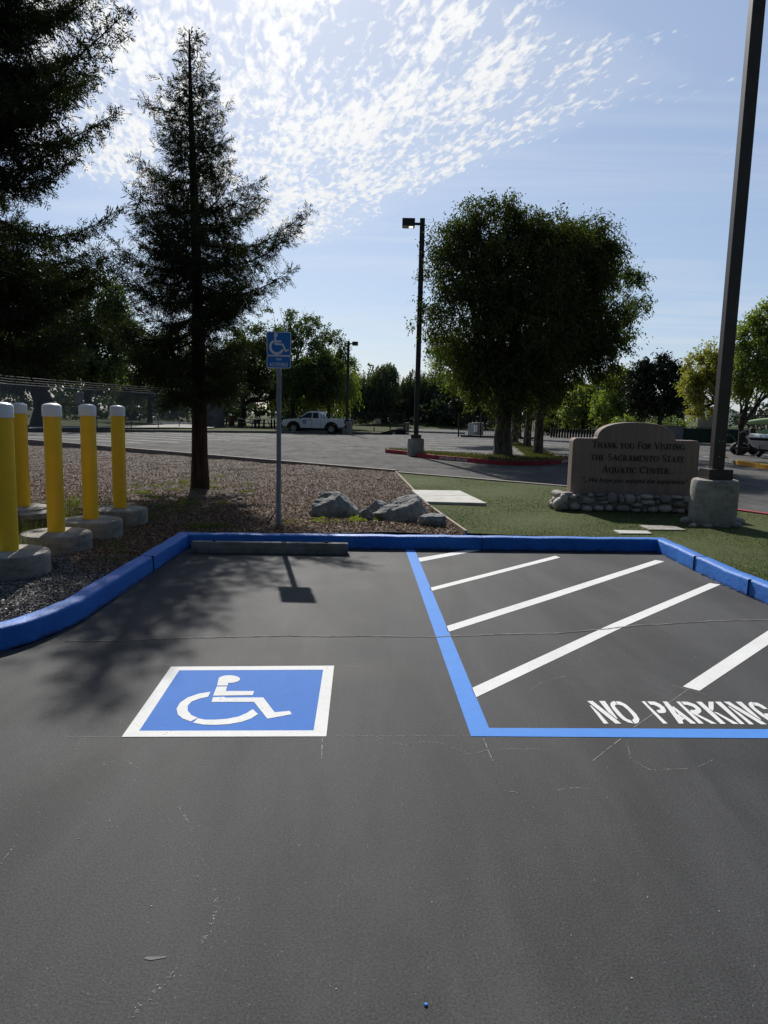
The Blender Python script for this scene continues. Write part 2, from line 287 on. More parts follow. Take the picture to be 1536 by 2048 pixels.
# ------------------------------------------------------------ mesh helpers
class MB:
    def __init__(s): s.v = []; s.f = []
    def add(s, vs, fs):
        b = len(s.v); s.v += [tuple(x) for x in vs]; s.f += [tuple(b+i for i in f) for f in fs]; return s
    def box(s, c, d, rz=0.0, rx=0.0, ry=0.0):
        R = Euler((rx, ry, rz)).to_matrix(); c = Vector(c)
        vs = [c + R @ Vector((x*d[0]/2, y*d[1]/2, z*d[2]/2)) for x in (-1, 1) for y in (-1, 1) for z in (-1, 1)]
        return s.add(vs, [(0, 1, 3, 2), (4, 6, 7, 5), (0, 4, 5, 1), (2, 3, 7, 6), (0, 2, 6, 4), (1, 5, 7, 3)])
    def tube(s, pts, rs, n=8, cap=True):
        pts = [Vector(p) for p in pts]
        if not hasattr(rs, '__len__'): rs = [rs]*len(pts)
        rings = []; prev = None
        for i, p in enumerate(pts):
            d = (pts[min(i+1, len(pts)-1)] - pts[max(i-1, 0)])
            if d.length < 1e-9: d = Vector((0, 0, 1))
            d.normalize()
            a = Vector((1, 0, 0)) if prev is None else prev
            if abs(a.dot(d)) > 0.95: a = Vector((0, 1, 0))
            x = (a - d*a.dot(d)).normalized(); y = d.cross(x); prev = x
            rings.append([p + (x*math.cos(2*math.pi*k/n) + y*math.sin(2*math.pi*k/n))*rs[i] for k in range(n)])
        vs = [q for r in rings for q in r]; fs = []
        for i in range(len(pts)-1):
            for k in range(n):
                fs.append((i*n+k, i*n+(k+1) % n, (i+1)*n+(k+1) % n, (i+1)*n+k))
        if cap: fs.append(tuple(range(n-1, -1, -1))); fs.append(tuple((len(pts)-1)*n+k for k in range(n)))
        return s.add(vs, fs)
    def prism(s, poly, axis='z', a=0.0, b=1.0, off=(0, 0, 0)):
        n = len(poly)
        def mk(p, t):
            if axis == 'z': q = (p[0], p[1], t)
            elif axis == 'y': q = (p[0], t, p[1])
            else: q = (t, p[0], p[1])
            return (q[0]+off[0], q[1]+off[1], q[2]+off[2])
        vs = [mk(p, a) for p in poly] + [mk(p, b) for p in poly]
        fs = [tuple(range(n-1, -1, -1)), tuple(range(n, 2*n))] + [(i, (i+1) % n, n+(i+1) % n, n+i) for i in range(n)]
        return s.add(vs, fs)
    def lathe(s, prof, n=32, c=(0, 0, 0)):
        vs = []
        for r, z in prof:
            for k in range(n): vs.append((c[0]+r*math.cos(2*math.pi*k/n), c[1]+r*math.sin(2*math.pi*k/n), c[2]+z))
        fs = []
        for i in range(len(prof)-1):
            for k in range(n): fs.append((i*n+k, i*n+(k+1) % n, (i+1)*n+(k+1) % n, (i+1)*n+k))
        fs.append(tuple(range(n-1, -1, -1))); fs.append(tuple((len(prof)-1)*n+k for k in range(n)))
        return s.add(vs, fs)
    def blob(s, c, r, seed=0, n=10, rz=0.0, squash=0.0):
        rr = random.Random(seed); m_ = n//2+1; vs = []; ph = [rr.uniform(0, 6.28) for _ in range(4)]
        for i in range(m_+1):
            th = math.pi*i/m_
            for k in range(n):
                a = 2*math.pi*k/n; w_ = 1 + 0.08*math.sin(2*a+ph[0]) + 0.06*math.sin(3*a+ph[1]+th*2) + 0.05*math.cos(2*th+ph[2])
                x = math.sin(th)**0.8*math.cos(a)*w_*r[0]; y = math.sin(th)**0.8*math.sin(a)*w_*r[1]; z = math.cos(th)*r[2]
                vs.append((c[0]+x*math.cos(rz)-y*math.sin(rz), c[1]+x*math.sin(rz)+y*math.cos(rz), c[2]+z))
        fs = [(i*n+k, i*n+(k+1) % n, (i+1)*n+(k+1) % n, (i+1)*n+k) for i in range(m_) for k in range(n)]
        return s.add(vs, fs)
    def build(s, name, mat, parent=None, smooth=None, bevel=0.0, seg=2, loc=None):
        me = bpy.data.meshes.new(name); me.from_pydata(s.v, [], s.f); me.validate()
        bm = bmesh.new(); bm.from_mesh(me); bmesh.ops.remove_doubles(bm, verts=bm.verts, dist=1e-6); bmesh.ops.recalc_face_normals(bm, faces=bm.faces); bm.to_mesh(me); bm.free()
        me.materials.append(MAT[mat] if isinstance(mat, str) else mat)
        if smooth is not None:
            me.polygons.foreach_set('use_smooth', [True]*len(me.polygons)); me.set_sharp_from_angle(angle=rad(smooth))
        ob = bpy.data.objects.new(name, me); col.objects.link(ob)
        if parent: ob.parent = parent
        if loc: ob.location = loc
        if bevel: b = ob.modifiers.new('bevel', 'BEVEL'); b.width = bevel; b.segments = seg; b.limit_method = 'ANGLE'; b.angle_limit = rad(35)
        return ob
def tag(o, label=None, cat=None, group=None, kind=None):
    if label: o['label'] = label
    if cat: o['category'] = cat
    if group: o['group'] = group
    if kind: o['kind'] = kind
    return o
def empty(name, loc, label, cat, group=None, rz=0.0):
    o = bpy.data.objects.new(name, None); col.objects.link(o); o.location = loc; o.rotation_euler.z = rz; o.empty_display_size = 0.2
    return tag(o, label, cat, group)
def copy_tree(o, parent=None):
    c = o.copy(); col.objects.link(c)
    if parent: c.parent = parent
    for ch in list(o.children): copy_tree(ch, c)
    return c
def sheet(name, poly, z, mat, kind='structure', grid=None, hf=None):
    bm = bmesh.new(); vs = [bm.verts.new((p[0], p[1], z)) for p in poly]; f = bm.faces.new(vs); bm.normal_update()
    if f.normal.z < 0: bmesh.ops.reverse_faces(bm, faces=[f])
    if grid:
        xs = [p[0] for p in poly]; ys = [p[1] for p in poly]
        for ax, lo, hi in ((0, min(xs), max(xs)), (1, min(ys), max(ys))):
            t = lo+grid
            while t < hi:
                co = (t, 0, 0) if ax == 0 else (0, t, 0); no = (1, 0, 0) if ax == 0 else (0, 1, 0)
                bmesh.ops.bisect_plane(bm, geom=bm.verts[:]+bm.edges[:]+bm.faces[:], plane_co=co, plane_no=no); t += grid
    else: bmesh.ops.triangulate(bm, faces=bm.faces[:])
    if hf:
        for q in bm.verts: q.co.z = hf(q.co.x, q.co.y)
    me = bpy.data.meshes.new(name); bm.to_mesh(me); bm.free(); me.materials.append(MAT[mat])
    if hf: me.polygons.foreach_set('use_smooth', [True]*len(me.polygons))
    ob = bpy.data.objects.new(name, me); col.objects.link(ob)
    if kind: ob['kind'] = kind
    return ob
def sweep(path, prof, mb=None, closed=False):
    """prof: (offset to the left of travel, z)"""
    mb = mb or MB(); n = len(path); rings = []
    pts = [Vector((p[0], p[1])) for p in path]
    for i, p in enumerate(pts):
        a = pts[(i-1) % n] if (closed or i > 0) else None; b = pts[(i+1) % n] if (closed or i < n-1) else None
        ds = []
        if a is not None: ds.append((p-a).normalized())
        if b is not None: ds.append((b-p).normalized())
        nn = [Vector((-d.y, d.x)) for d in ds]; m_ = sum(nn, Vector((0, 0))).normalized(); sc_ = 1/max(0.4, m_.dot(nn[0]))
        zz = path[i][2] if len(path[i]) > 2 else 0.0
        rings.append([(p.x+m_.x*o_*sc_, p.y+m_.y*o_*sc_, z+zz) for o_, z in prof])
    k = len(prof); vs = [q for r in rings for q in r]; fs = []
    for i in range(n if closed else n-1):
        j = (i+1) % n
        for t in range(k): fs.append((i*k+t, j*k+t, j*k+(t+1) % k, i*k+(t+1) % k))
    if not closed: fs += [tuple(range(k)), tuple((n-1)*k+t for t in range(k-1, -1, -1))]
    return mb.add(vs, fs)
def smooth_path(pts, it=2):
    pts = [tuple(p) for p in pts]
    for _ in range(it):
        q = [pts[0]]
        for a, b in zip(pts[:-1], pts[1:]):
            q.append(tuple(0.75*x+0.25*y for x, y in zip(a, b))); q.append(tuple(0.25*x+0.75*y for x, y in zip(a, b)))
        q.append(pts[-1]); pts = q
    return pts
def npmesh(name, V, Fq, mat, parent=None, loc=None, tri=False):
    me = bpy.data.meshes.new(name); k = 3 if tri else 4
    me.vertices.add(len(V)); me.vertices.foreach_set('co', np.ascontiguousarray(V, dtype=np.float32).ravel())
    me.loops.add(len(Fq)*k); me.loops.foreach_set('vertex_index', np.ascontiguousarray(Fq, dtype=np.int32).ravel())
    me.polygons.add(len(Fq)); me.polygons.foreach_set('loop_start', np.arange(0, len(Fq)*k, k, dtype=np.int32)); me.polygons.foreach_set('loop_total', np.full(len(Fq), k, dtype=np.int32))
    me.update(calc_edges=True); me.materials.append(MAT[mat])
    ob = bpy.data.objects.new(name, me); col.objects.link(ob)
    if parent: ob.parent = parent
    if loc is not None: ob.location = loc
    return ob
def norm(a): return a/np.maximum(np.linalg.norm(a, axis=1, keepdims=True), 1e-9)
def diamonds(C, D, S, ln, wd):
    """leaf quads: centre C, long axis D, side axis S"""
    ln = np.asarray(ln).reshape(-1, 1); wd = np.asarray(wd).reshape(-1, 1)
    V = np.stack([C-D*ln/2, C+S*wd/2-D*ln*0.08, C+D*ln/2, C-S*wd/2-D*ln*0.08], 1).reshape(-1, 3)
    return V, np.arange(len(V)).reshape(-1, 4)
def randdir(n): return norm(rng.normal(size=(n, 3)))
def side_of(D):
    return norm(np.cross(D, randdir(len(D))))

def text_mesh(s, shear=0.0, bold=0.0, extrude=0.0, spacing=1.0):
    c = bpy.data.curves.new('t', 'FONT'); c.body = s; c.shear = shear; c.offset = bold; c.extrude = extrude; c.space_character = spacing; c.resolution_u = 3
    ob = bpy.data.objects.new('t', c); col.objects.link(ob); bpy.context.view_layer.update()
    me = bpy.data.meshes.new_from_object(ob.evaluated_get(bpy.context.evaluated_depsgraph_get())); bpy.data.objects.remove(ob); return me
def place_text(me, name, mat, w_, h_, mtx, parent=None):
    """fit text into a w x h box with lower left at the origin of mtx (local x right, y up)"""
    xs = [q.co.x for q in me.vertices]; ys = [q.co.y for q in me.vertices]
    sx = w_/(max(xs)-min(xs)); sy = h_/(max(ys)-min(ys)); x0, y0 = min(xs), min(ys)
    for q in me.vertices: q.co = mtx @ Vector(((q.co.x-x0)*sx, (q.co.y-y0)*sy, q.co.z))
    me.name = name; me.materials.clear(); me.materials.append(MAT[mat]); ob = bpy.data.objects.new(name, me); col.objects.link(ob)
    if parent: ob.parent = parent
    return ob
# serif capitals drawn as strokes (x, y in cap heights)
TK, TN = 0.165, 0.075
def seg(x0, y0, x1, y1, w0=TK, w1=None): return [((x0, y0, w0), (x1, y1, w0 if w1 is None else w1))]
def arc(cx, cy, rx, ry, a0, a1, n=14, wt=TK, wn=TN):
    P_ = []
    for i in range(n+1):
        a = rad(a0+(a1-a0)*i/n); P_.append((cx+rx*math.cos(a), cy+ry*math.sin(a), wn+(wt-wn)*abs(math.cos(a))))
    return [tuple(P_)]
def srf(x, y, h=0.12): return [((x-h, y, TN), (x+h, y, TN))]
GL = {
 'T': (0.72, seg(.36, 0, .36, 1)+seg(.02, .97, .70, .97, TN)+srf(.36, .03)+seg(.03, .86, .03, .98, TN)+seg(.69, .86, .69, .98, TN)),
 'H': (0.86, seg(.15, 0, .15, 1)+seg(.71, 0, .71, 1)+seg(.15, .52, .71, .52, TN)+srf(.15, .03)+srf(.71, .03)+srf(.15, .97)+srf(.71, .97)),
 'A': (0.82, seg(.12, 0, .42, 1, .08)+seg(.40, 1, .72, 0)+seg(.22, .34, .62, .34, TN)+srf(.12, .03, .1)+srf(.72, .03, .1)),
 'N': (0.88, seg(.14, 0, .14, 1, .08)+seg(.14, .98, .74, .02)+seg(.74, 0, .74, 1, .08)+srf(.14, .03, .1)+srf(.74, .97, .1)+srf(.10, .97, .08)),
 'K': (0.80, seg(.15, 0, .15, 1)+seg(.18, .48, .62, .97, .07)+seg(.26, .55, .72, .02)+srf(.15, .03)+srf(.15, .97)+srf(.63, .97, .1)+srf(.70, .03, .09)),
 'Y': (0.76, seg(.38, 0, .38, .5)+seg(.38, .48, .08, 1)+seg(.38, .48, .68, 1, .07)+srf(.38, .03)+srf(.1, .97, .1)+srf(.67, .97, .1)),
 'O': (0.90, arc(.45, .5, .36, .47, 0, 360, 24)),
 'Q': (0.92, arc(.45, .5, .36, .47, 0, 360, 24)+seg(.5, .05, .92, -.22, .1)),
 'U': (0.84, seg(.15, .35, .15, 1)+seg(.69, .35, .69, 1, .08)+arc(.42, .35, .27, .32, 180, 360, 12)+srf(.15, .97)+srf(.69, .97, .1)),
 'F': (0.62, seg(.15, 0, .15, 1)+seg(.15, .97, .58, .97, TN)+seg(.15, .52, .48, .52, TN)+srf(.15, .03)+srf(.12, .97, .1)+seg(.57, .85, .57, .98, TN)),
 'E': (0.64, seg(.15, 0, .15, 1)+seg(.1, .97, .56, .97, TN)+seg(.15, .52, .48, .52, TN)+seg(.1, .03, .60, .03, TN)+seg(.56, .86, .56, .98, TN)+seg(.60, .02, .60, .15, TN)),
 'R': (0.76, seg(.15, 0, .15, 1)+arc(.28, .74, .26, .23, -90, 90, 10)+seg(.15, .97, .28, .97, TN)+seg(.15, .51, .28, .51, TN)+seg(.32, .5, .70, .02)+srf(.15, .03)+srf(.1, .97, .08)+srf(.70, .03, .08)),
 'V': (0.78, seg(.08, 1, .40, 0)+seg(.38, 0, .70, 1, .07)+srf(.09, .97, .1)+srf(.69, .97, .1)),
 'I': (0.34, seg(.17, 0, .17, 1)+srf(.17, .03)+srf(.17, .97)),
 'S': (0.60, arc(.30, .74, .20, .23, 20, 250, 12, .11, .075)+arc(.30, .26, .22, .24, 70, -160, 12, .12, .075)+seg(.22, .54, .38, .47, .13)),
 'G': (0.88, arc(.46, .5, .37, .47, 45, 330, 20)+seg(.76, .05, .76, .42)+srf(.76, .43, .12)),
 'C': (0.82, arc(.46, .5, .37, .47, 45, 315, 20)+seg(.73, .72, .73, .92, TN)),
 'M': (1.02, seg(.13, 0, .18, 1, .07)+seg(.18, 1, .5, .03)+seg(.5, .03, .82, 1, .07)+seg(.82, 1, .89, 0)+srf(.13, .03, .1)+srf(.89, .03, .1)),
 '.': (0.26, seg(.12, .0, .12, .13, .13)),
}
def serif_mesh(text):
    mb = MB(); x = 0.0
    for ch in text:
        if ch == ' ': x += 0.42; continue
        s = 1.0 if ch.isupper() or ch == '.' else 0.80
        wd, strokes = GL[ch.upper()]
        for st in strokes:
            pl = [Vector((p[0]*s, p[1]*s)) for p in st]; ws = [p[2]*(s*0.4+0.6) for p in st]
            Lp = []; Rp = []
            for i, p in enumerate(pl):
                d = (pl[min(i+1, len(pl)-1)]-pl[max(i-1, 0)]).normalized(); nn = Vector((-d.y, d.x))*ws[i]/2
                Lp.append(p+nn); Rp.append(p-nn)
            zi = 0.004+0.0015*(len(mb.f) % 13); vs = [(x+q.x, q.y, zi) for q in Lp+Rp]; k = len(pl)
            mb.add(vs, [(i, i+1, k+i+1, k+i) for i in range(k-1)])
        x += wd*s+0.06
    me = bpy.data.meshes.new('serif'); me.from_pydata(mb.v, [], mb.f)
    return me

# ------------------------------------------------------------ ground
BIG = 2500
sheet('ground', [(-BIG, -BIG), (BIG, -BIG), (BIG, BIG), (-BIG, BIG)], -0.30, 'earth')
def lerp(a, b, t): return a+(b-a)*t
def bedz(x, y):
    t = min(1, max(0, (y-8)/22)); s_ = min(1, max(0, (-x-1)/16))
    near = 0.125 - 0.07*min(1, max(0, (-x-1.8)/0.8))
    z = lerp(near, 0.15-0.20*s_, t)
    return z + 0.022*math.sin(x*1.7+y*0.6)*math.sin(y*1.3-x*0.4) + 0.012*math.sin(x*4.1+1)*math.sin(y*3.7)
# back kerb of the bed, seen against the far lot
K0 = G(57, 879, .2); K1 = G(790, 940, .2); K2 = G(1140, 973, .15); K3 = G(1536, 1028, .15)
Kl = K0 + (K0-K1)*0.8; Kr = K3 + (K3-K2).normalized()*6
kerb_in = [(-9, 3.6), (-4.2, 3.95), (-3.0, 4.17), (-2.62, 4.33), (-2.43, 4.55), (-2.33, 4.80), (-2.26, 5.2), (-2.279, 8.2), (1.2, 8.47), (3.375, 8.63), (3.39, 6.93), (3.45, 6.18), (3.6, 5.2), (4.0, 4.6), (4.8, 4.25), (9, 4.1)]
lotn = [(-14, -10), (14, -10), (14, 4.0)] + [kerb_in[-1]] + kerb_in[-2::-1] + [(-14, 3.4)]
sheet('parking_lot', lotn, 0.0, 'asphalt')
far_poly = [(Kl.x, Kl.y), (K0.x, K0.y), (K1.x, K1.y), (K2.x, K2.y), (K3.x, K3.y), (Kr.x, Kr.y), (90, Kr.y), (90, 135), (6, 135), (0.6, 57.5), (-2.0, 57.2), (-6.5, 55.6), (-13, 51.5), (-23.5, 45.0), (Kl.x-6, 39)]
sheet('far_parking_lot', far_poly, 0.0, 'asphalt_far')
# planting bed and turf
T0 = G(790, 942, .15); T1 = G(855, 1010, .15); T2 = G(932, 1064, .15)
def out_of(i, d=0.14):
    return None
bed = [(-9, 3.75), (-4.25, 4.09), (-3.08, 4.30), (-2.72, 4.45), (-2.56, 4.63), (-2.46, 4.84), (-2.40, 5.2), (-2.41, 8.34), (T2.x, T2.y+0.02), (T1.x, T1.y), (T0.x, T0.y+.05), (K0.x, K0.y-.1), (Kl.x, Kl.y-.1), (-34, 3.0)]
sheet('planting_bed', bed, 0, 'mulch', grid=0.33, hf=bedz)
turf = [(T2.x, T2.y), (3.52, 8.76), (3.53, 6.95), (3.59, 6.2), (3.74, 5.24), (4.1, 4.7), (4.9, 4.4), (9, 4.25), (14, 4.2), (14, 9), (Kr.x, Kr.y-.1), (K3.x, K3.y-.1), (K2.x, K2.y-.1), (K1.x, K1.y-.1), (T0.x, T0.y), (T1.x, T1.y)]
def turfz(x, y): return 0.135 + 0.006*math.sin(x*2.1)*math.sin(y*1.6+1)
sheet('artificial_turf', turf, 0, 'turf', grid=0.5, hf=turfz)
# kerbs
kp = smooth_path(kerb_in[:7], 1) + kerb_in[7:12] + smooth_path(kerb_in[12:], 1)
kprof = [(0.0, -0.25), (0.008, 0.135), (0.014, 0.150), (0.028, 0.158), (0.132, 0.160), (0.146, 0.154), (0.150, 0.14), (0.150, -0.25)]
dk_ = [Vector(kp[0])]
for a, b in zip(kp[:-1], kp[1:]):
    a = Vector(a[:2]); b = Vector(b[:2]); m_ = max(1, int((b-a).length/.11)); nn = Vector((-(b-a).y, (b-a).x)).normalized()
    for i in range(1, m_+1): dk_.append(a.lerp(b, i/m_)+(nn*random.gauss(0, .0022) if i < m_ else nn*0))
kp = [(p.x, p.y, .0022*math.sin(i*.9)+random.gauss(0, .0012)) for i, p in enumerate(dk_)]
o = sweep(kp, kprof).build('blue_kerb', 'blue_kerb', smooth=40); o['kind'] = 'structure'
# joints in the kerb and grime at its foot
jm = MB()
for (x, y, a) in ((1.2, 8.47, 0.075), (3.383, 7.6, math.pi/2), (3.42, 6.5, math.pi/2), (-2.27, 6.9, math.pi/2)):
    d = Vector((math.cos(a), math.sin(a))); nn = Vector((-d.y, d.x)) if x < 3 or abs(a) < 1 else Vector((d.y, -d.x)); cc_ = Vector((x, y))+nn*0.07
    jm.box((cc_.x+nn.x*.004, cc_.y+nn.y*.004, 0.0800), (0.0035, 0.1525, 0.1610), rz=a)
o = jm.build('kerb_joint', 'crack'); o['kind'] = 'structure'
gm = MB()
for i in range(120):
    k = random.choice([6, 6, 7, 8, 8, 9, 10, 4, 5]); a = Vector(kerb_in[k]); b = Vector(kerb_in[k+1]); t = random.random(); p = a.lerp(b, t); d = (b-a).normalized(); nn = Vector((-d.y, d.x))
    ln = random.uniform(.03, .14); h_ = random.uniform(.004, .014); q0 = p-d*ln/2 - nn*random.uniform(.004, .018); q1 = p+d*ln/2 - nn*random.uniform(.004, .012)
    gm.add([(q0.x, q0.y, .004), (q1.x, q1.y, .004), (q1.x+nn.x*.03, q1.y+nn.y*.03, .004), (q0.x+nn.x*.03, q0.y+nn.y*.03, .004)], [(0, 1, 2, 3)])
o = gm.build('kerb_paint_drips', 'blue_kerb'); o['kind'] = 'structure'
bk = [(Kl.x, Kl.y), (K0.x, K0.y), (K1.x, K1.y)]
o = sweep(bk[::-1], [(0, -0.25), (0, 0.20), (-0.14, 0.20), (-0.14, -0.25)][::-1]).build('back_kerb', 'kerb_grey'); o['kind'] = 'structure'
o = sweep([(K1.x+.02, K1.y), (K2.x, K2.y)], [(0, -0.2), (0, 0.155), (0.14, 0.155), (0.14, -0.2)]).build('turf_kerb', 'kerb_grey'); o['kind'] = 'structure'
o = sweep([(K2.x, K2.y), (K3.x, K3.y), (Kr.x, Kr.y)], [(0, -0.2), (0, 0.153), (0.14, 0.153), (0.14, -0.2)]).build('red_turf_kerb', 'red_kerb'); o['kind'] = 'structure'
o = sweep([(T0.x, T0.y), (T1.x, T1.y), (T2.x, T2.y)], [(-.018, -0.05), (-.018, 0.172), (.018, 0.172), (.018, -0.05)]).build('timber_edging', 'timber')
tag(o, 'thin weathered board edging between the bark mulch and green turf', 'garden edging')
# far kerb of the lot and verge behind it
fk = [(-40, 36.8), (-23.5, 45.0), (-13, 51.5), (-6.5, 55.6), (-2.0, 57.2), (-0.5, 57.0)]
o = sweep(fk, [(0, -0.2), (0, 0.17), (0.25, 0.17), (0.25, -0.2)]).build('far_kerb', 'concrete_dark'); o['kind'] = 'structure'
verge = [(-40, 37), (-23.5, 45.2), (-13, 51.7), (-6.5, 55.8), (-2.0, 57.4), (-0.5, 57.2), (6, 135), (6, 400), (-300, 400), (-300, 37)]
sheet('dry_grass_verge', verge, 0, 'verge', grid=14, hf=lambda x, y: 0.14+0.10*math.sin(x*.21)*math.sin(y*.17) if y > 60 else 0.14)
vr = [(6, 135), (90, 135), (90, 12), (400, 12), (400, 400), (6, 400)]
sheet('right_verge', vr, 0, 'verge', grid=20, hf=lambda x, y: 0.10)
cp = [G(57, 858, .2), G(200, 857, .2), G(330, 856.5, .2), G(425, 857, .2), G(440, 850, .2), G(395, 846.5, .2), G(330, 846, .2), G(300, 848, .2), G(335, 850.5, .2), G(260, 853.5, .2), G(57, 856, .2)]
sheet('cycle_path', [(p.x, p.y) for p in cp], 0.26, 'concrete_light')
# a grassy bank behind the gate
bkm = MB(); nx, ny = 24, 8
x0, x1 = -6.0, 60.0
for j in range(ny+1):
    for i in range(nx+1):
        x = lerp(x0, x1, i/nx); y = lerp(88, 140, j/ny); e = min(1, i/2, (nx-i)/3); h_ = 1.5*math.sin(math.pi*j/ny)*e*(0.6+0.4*math.sin(x*.3))
        bkm.v.append((x, y, 0.02+max(0, h_)))
for j in range(ny):
    for i in range(nx): a = j*(nx+1)+i; bkm.f.append((a, a+1, a+nx+2, a+nx+1))
o = bkm.build('grass_bank', 'verge', smooth=180); o['kind'] = 'structure'
# far hills to the right
hm = MB(); nx = 60
for j in range(7):
    for i in range(nx+1):
        a = lerp(14, 62, i/nx); d = 420+j*40; x = d*math.sin(rad(a)); y = d*math.cos(rad(a))
        h_ = math.sin(math.pi*j/6)**0.7*(13+7*math.sin(a*.35+1)+2.5*math.sin(a*1.3)+1.0*math.sin(a*4.1))*min(1, i/10)
        hm.v.append((x, y, -.3+h_))
for j in range(6):
    for i in range(nx): a = j*(nx+1)+i; hm.f.append((a, a+1, a+nx+2, a+nx+1))
MAT['hill'] = simple('wooded_hill', (0.045, 0.065, 0.06), 0.95, 0.5, 0.12, 1.0, 1.5, 0.35)
o = hm.build('hills', 'hill', smooth=180); o['kind'] = 'structure'

# island with its red kerb and the median behind it
isl = [(770.5, 898.6), (790, 900.6), (808, 902.2), (835, 906), (867, 910.4), (900, 913.2), (937.5, 916), (975, 919.6), (1013.7, 922), (1060, 922.3), (1101.6, 921.2), (1125, 919), (1136.8, 916.3), (1134, 914), (1122, 912), (1100, 905), (1082.6, 897.6), (1060, 889.5), (1035, 880), (1003, 880), (1019.5, 890.5), (1035, 902), (1046, 911.3), (1010, 910.5), (955, 908), (900, 905), (846.7, 901), (810, 898), (791, 896.8), (776, 897)]
ip = [G(a, b, .15) for a, b in isl]; ip2 = [(p.x, p.y) for p in ip]
sheet('island_grass', ip2, 0.135, 'verge')
o = sweep([(p[0], p[1]) for p in ip2[:14]], [(0, -.1), (0, .155), (.16, .155), (.16, -.1)]).build('red_island_kerb', 'red_kerb'); o['kind'] = 'structure'
o = sweep([(p[0], p[1]) for p in ip2[13:]+ip2[:1]], [(0, -.1), (0, .15), (.16, .15), (.16, -.1)]).build('island_kerb', 'concrete'); o['kind'] = 'structure'
# lettering on the red kerb
def kerb_text(s, a, b, z0, z1, nm):
    A = G(*a, .075); B = G(*b, .075); d = (B-A); d.z = 0; w_ = d.length; d.normalize(); nrm = Vector((d.y, -d.x, 0))
    m4 = Matrix(((d.x, 0, nrm.x, A.x+nrm.x*.006), (d.y, 0, nrm.y, A.y+nrm.y*.006), (0, 1, 0, z0), (0, 0, 0, 1)))
    o = place_text(text_mesh(s, bold=0.012), nm, 'old_line', w_, z1-z0, m4); tag(o, None, None, None, 'structure'); return o
def on_seg(px):
    # pixel on the kerb face at mid height between island points
    for a, b in zip(isl[:13], isl[1:13]):
        if a[0] <= px <= b[0]:
            t = (px-a[0])/(b[0]-a[0]); A, B = ip[isl.index(a)], ip[isl.index(b)]; q = A.lerp(B, t); return q
def kerb_text2(s, x0_, x1_, nm):
    A = on_seg(x0_); B = on_seg(x1_); d = (B-A); d.z = 0; w_ = d.length; d.normalize(); nrm = Vector((d.y, -d.x, 0)); off = 0.035
    m4 = Matrix(((d.x, 0, nrm.x, A.x+nrm.x*off), (d.y, 0, nrm.y, A.y+nrm.y*off), (0, 1, 0, .025), (0, 0, 0, 1)))
    o = place_text(text_mesh(s, bold=0.02), nm, 'old_line', w_, .10, m4); o['kind'] = 'structure'
kerb_text2('NO PARKING  FIRE LANE', 881, 936, 'kerb_lettering')
kerb_text2('NO PARKING', 1122, 1136, 'kerb_lettering')

# ------------------------------------------------------------ painted markings
def flat(name, polys, z, mat, parent=None, kind=None, tr=None):
    mb = MB()
    for i, pl in enumerate(polys):
        q = [G(a, b) for a, b in pl] if tr is None else [tr(a, b) for a, b in pl]
        mb.add([(p[0], p[1], z) for p in q], [tuple(range(len(q)))])
    me = bpy.data.meshes.new(name); me.from_pydata(mb.v, [], mb.f)
    bm = bmesh.new(); bm.from_mesh(me); bmesh.ops.triangulate(bm, faces=bm.faces); bm.normal_update()
    bmesh.ops.reverse_faces(bm, faces=[f for f in bm.faces if f.normal.z < 0]); bm.to_mesh(me); bm.free()
    me.materials.append(MAT[mat]); ob = bpy.data.objects.new(name, me); col.objects.link(ob)
    if parent: ob.parent = parent
    if kind: ob['kind'] = kind
    return ob
flat('blue_stall_line', [[(808.5, 1092.7), (826.7, 1093), (978, 1456.5), (1256, 1457.5), (1536, 1459), (1700, 1460.5), (1700, 1479), (1536, 1477), (942, 1473)]], .002, 'blue_line', kind='structure')
hat = [[(836.6, 1116.3), (949.8, 1097.6), (972, 1098.6), (840, 1123.7)], [(858.7, 1176.3), (1110.7, 1111.8), (1120.5, 1115.3), (862.7, 1182.2)],
       [(892, 1253), (1100, 1187.5), (1311.5, 1120.2), (1328.7, 1123.2), (1110, 1196), (896, 1264.4)], [(943.4, 1376.6), (1225, 1247.5), (1419.8, 1166.5), (1441, 1169.4), (1250, 1252.5), (951.7, 1395.3)],
       [(1365.6, 1373.6), (1536, 1261.5), (1600, 1220), (1660, 1214), (1536, 1290), (1399, 1382)]]
for h_ in hat: flat('white_hatch_line', [h_], .002, 'white_paint', kind='structure')
# blue square with the wheelchair symbol
sq_o = [(342, 1334), (668.3, 1332), (652.6, 1473.4), (243.3, 1474.5)]; sq_i = [(358.5, 1341.3), (646.4, 1340), (627.3, 1461.6), (278.4, 1462.4)]
c0 = G(470, 1410)
pm = empty('painted_wheelchair_square', (c0.x, c0.y, 0), 'white-bordered blue square with white wheelchair symbol painted on the asphalt', 'pavement marking')
def rel(q): return (q[0]-c0.x, q[1]-c0.y)
trp = lambda a, b: rel(G(a, b))
flat('blue_panel', [sq_i], .002, 'blue_panel', pm, tr=trp)
bord = [[sq_o[i], sq_o[(i+1) % 4], sq_i[(i+1) % 4], sq_i[i]] for i in range(4)]
flat('white_border', bord, .0024, 'white_paint', pm, tr=trp)
def zz(a, b): return (180+a/2.56, 1280+b/2.56)
head = [zz(713+55*math.cos(t*math.pi/12), 203+19.5*math.sin(t*math.pi/12)) for t in range(24)]
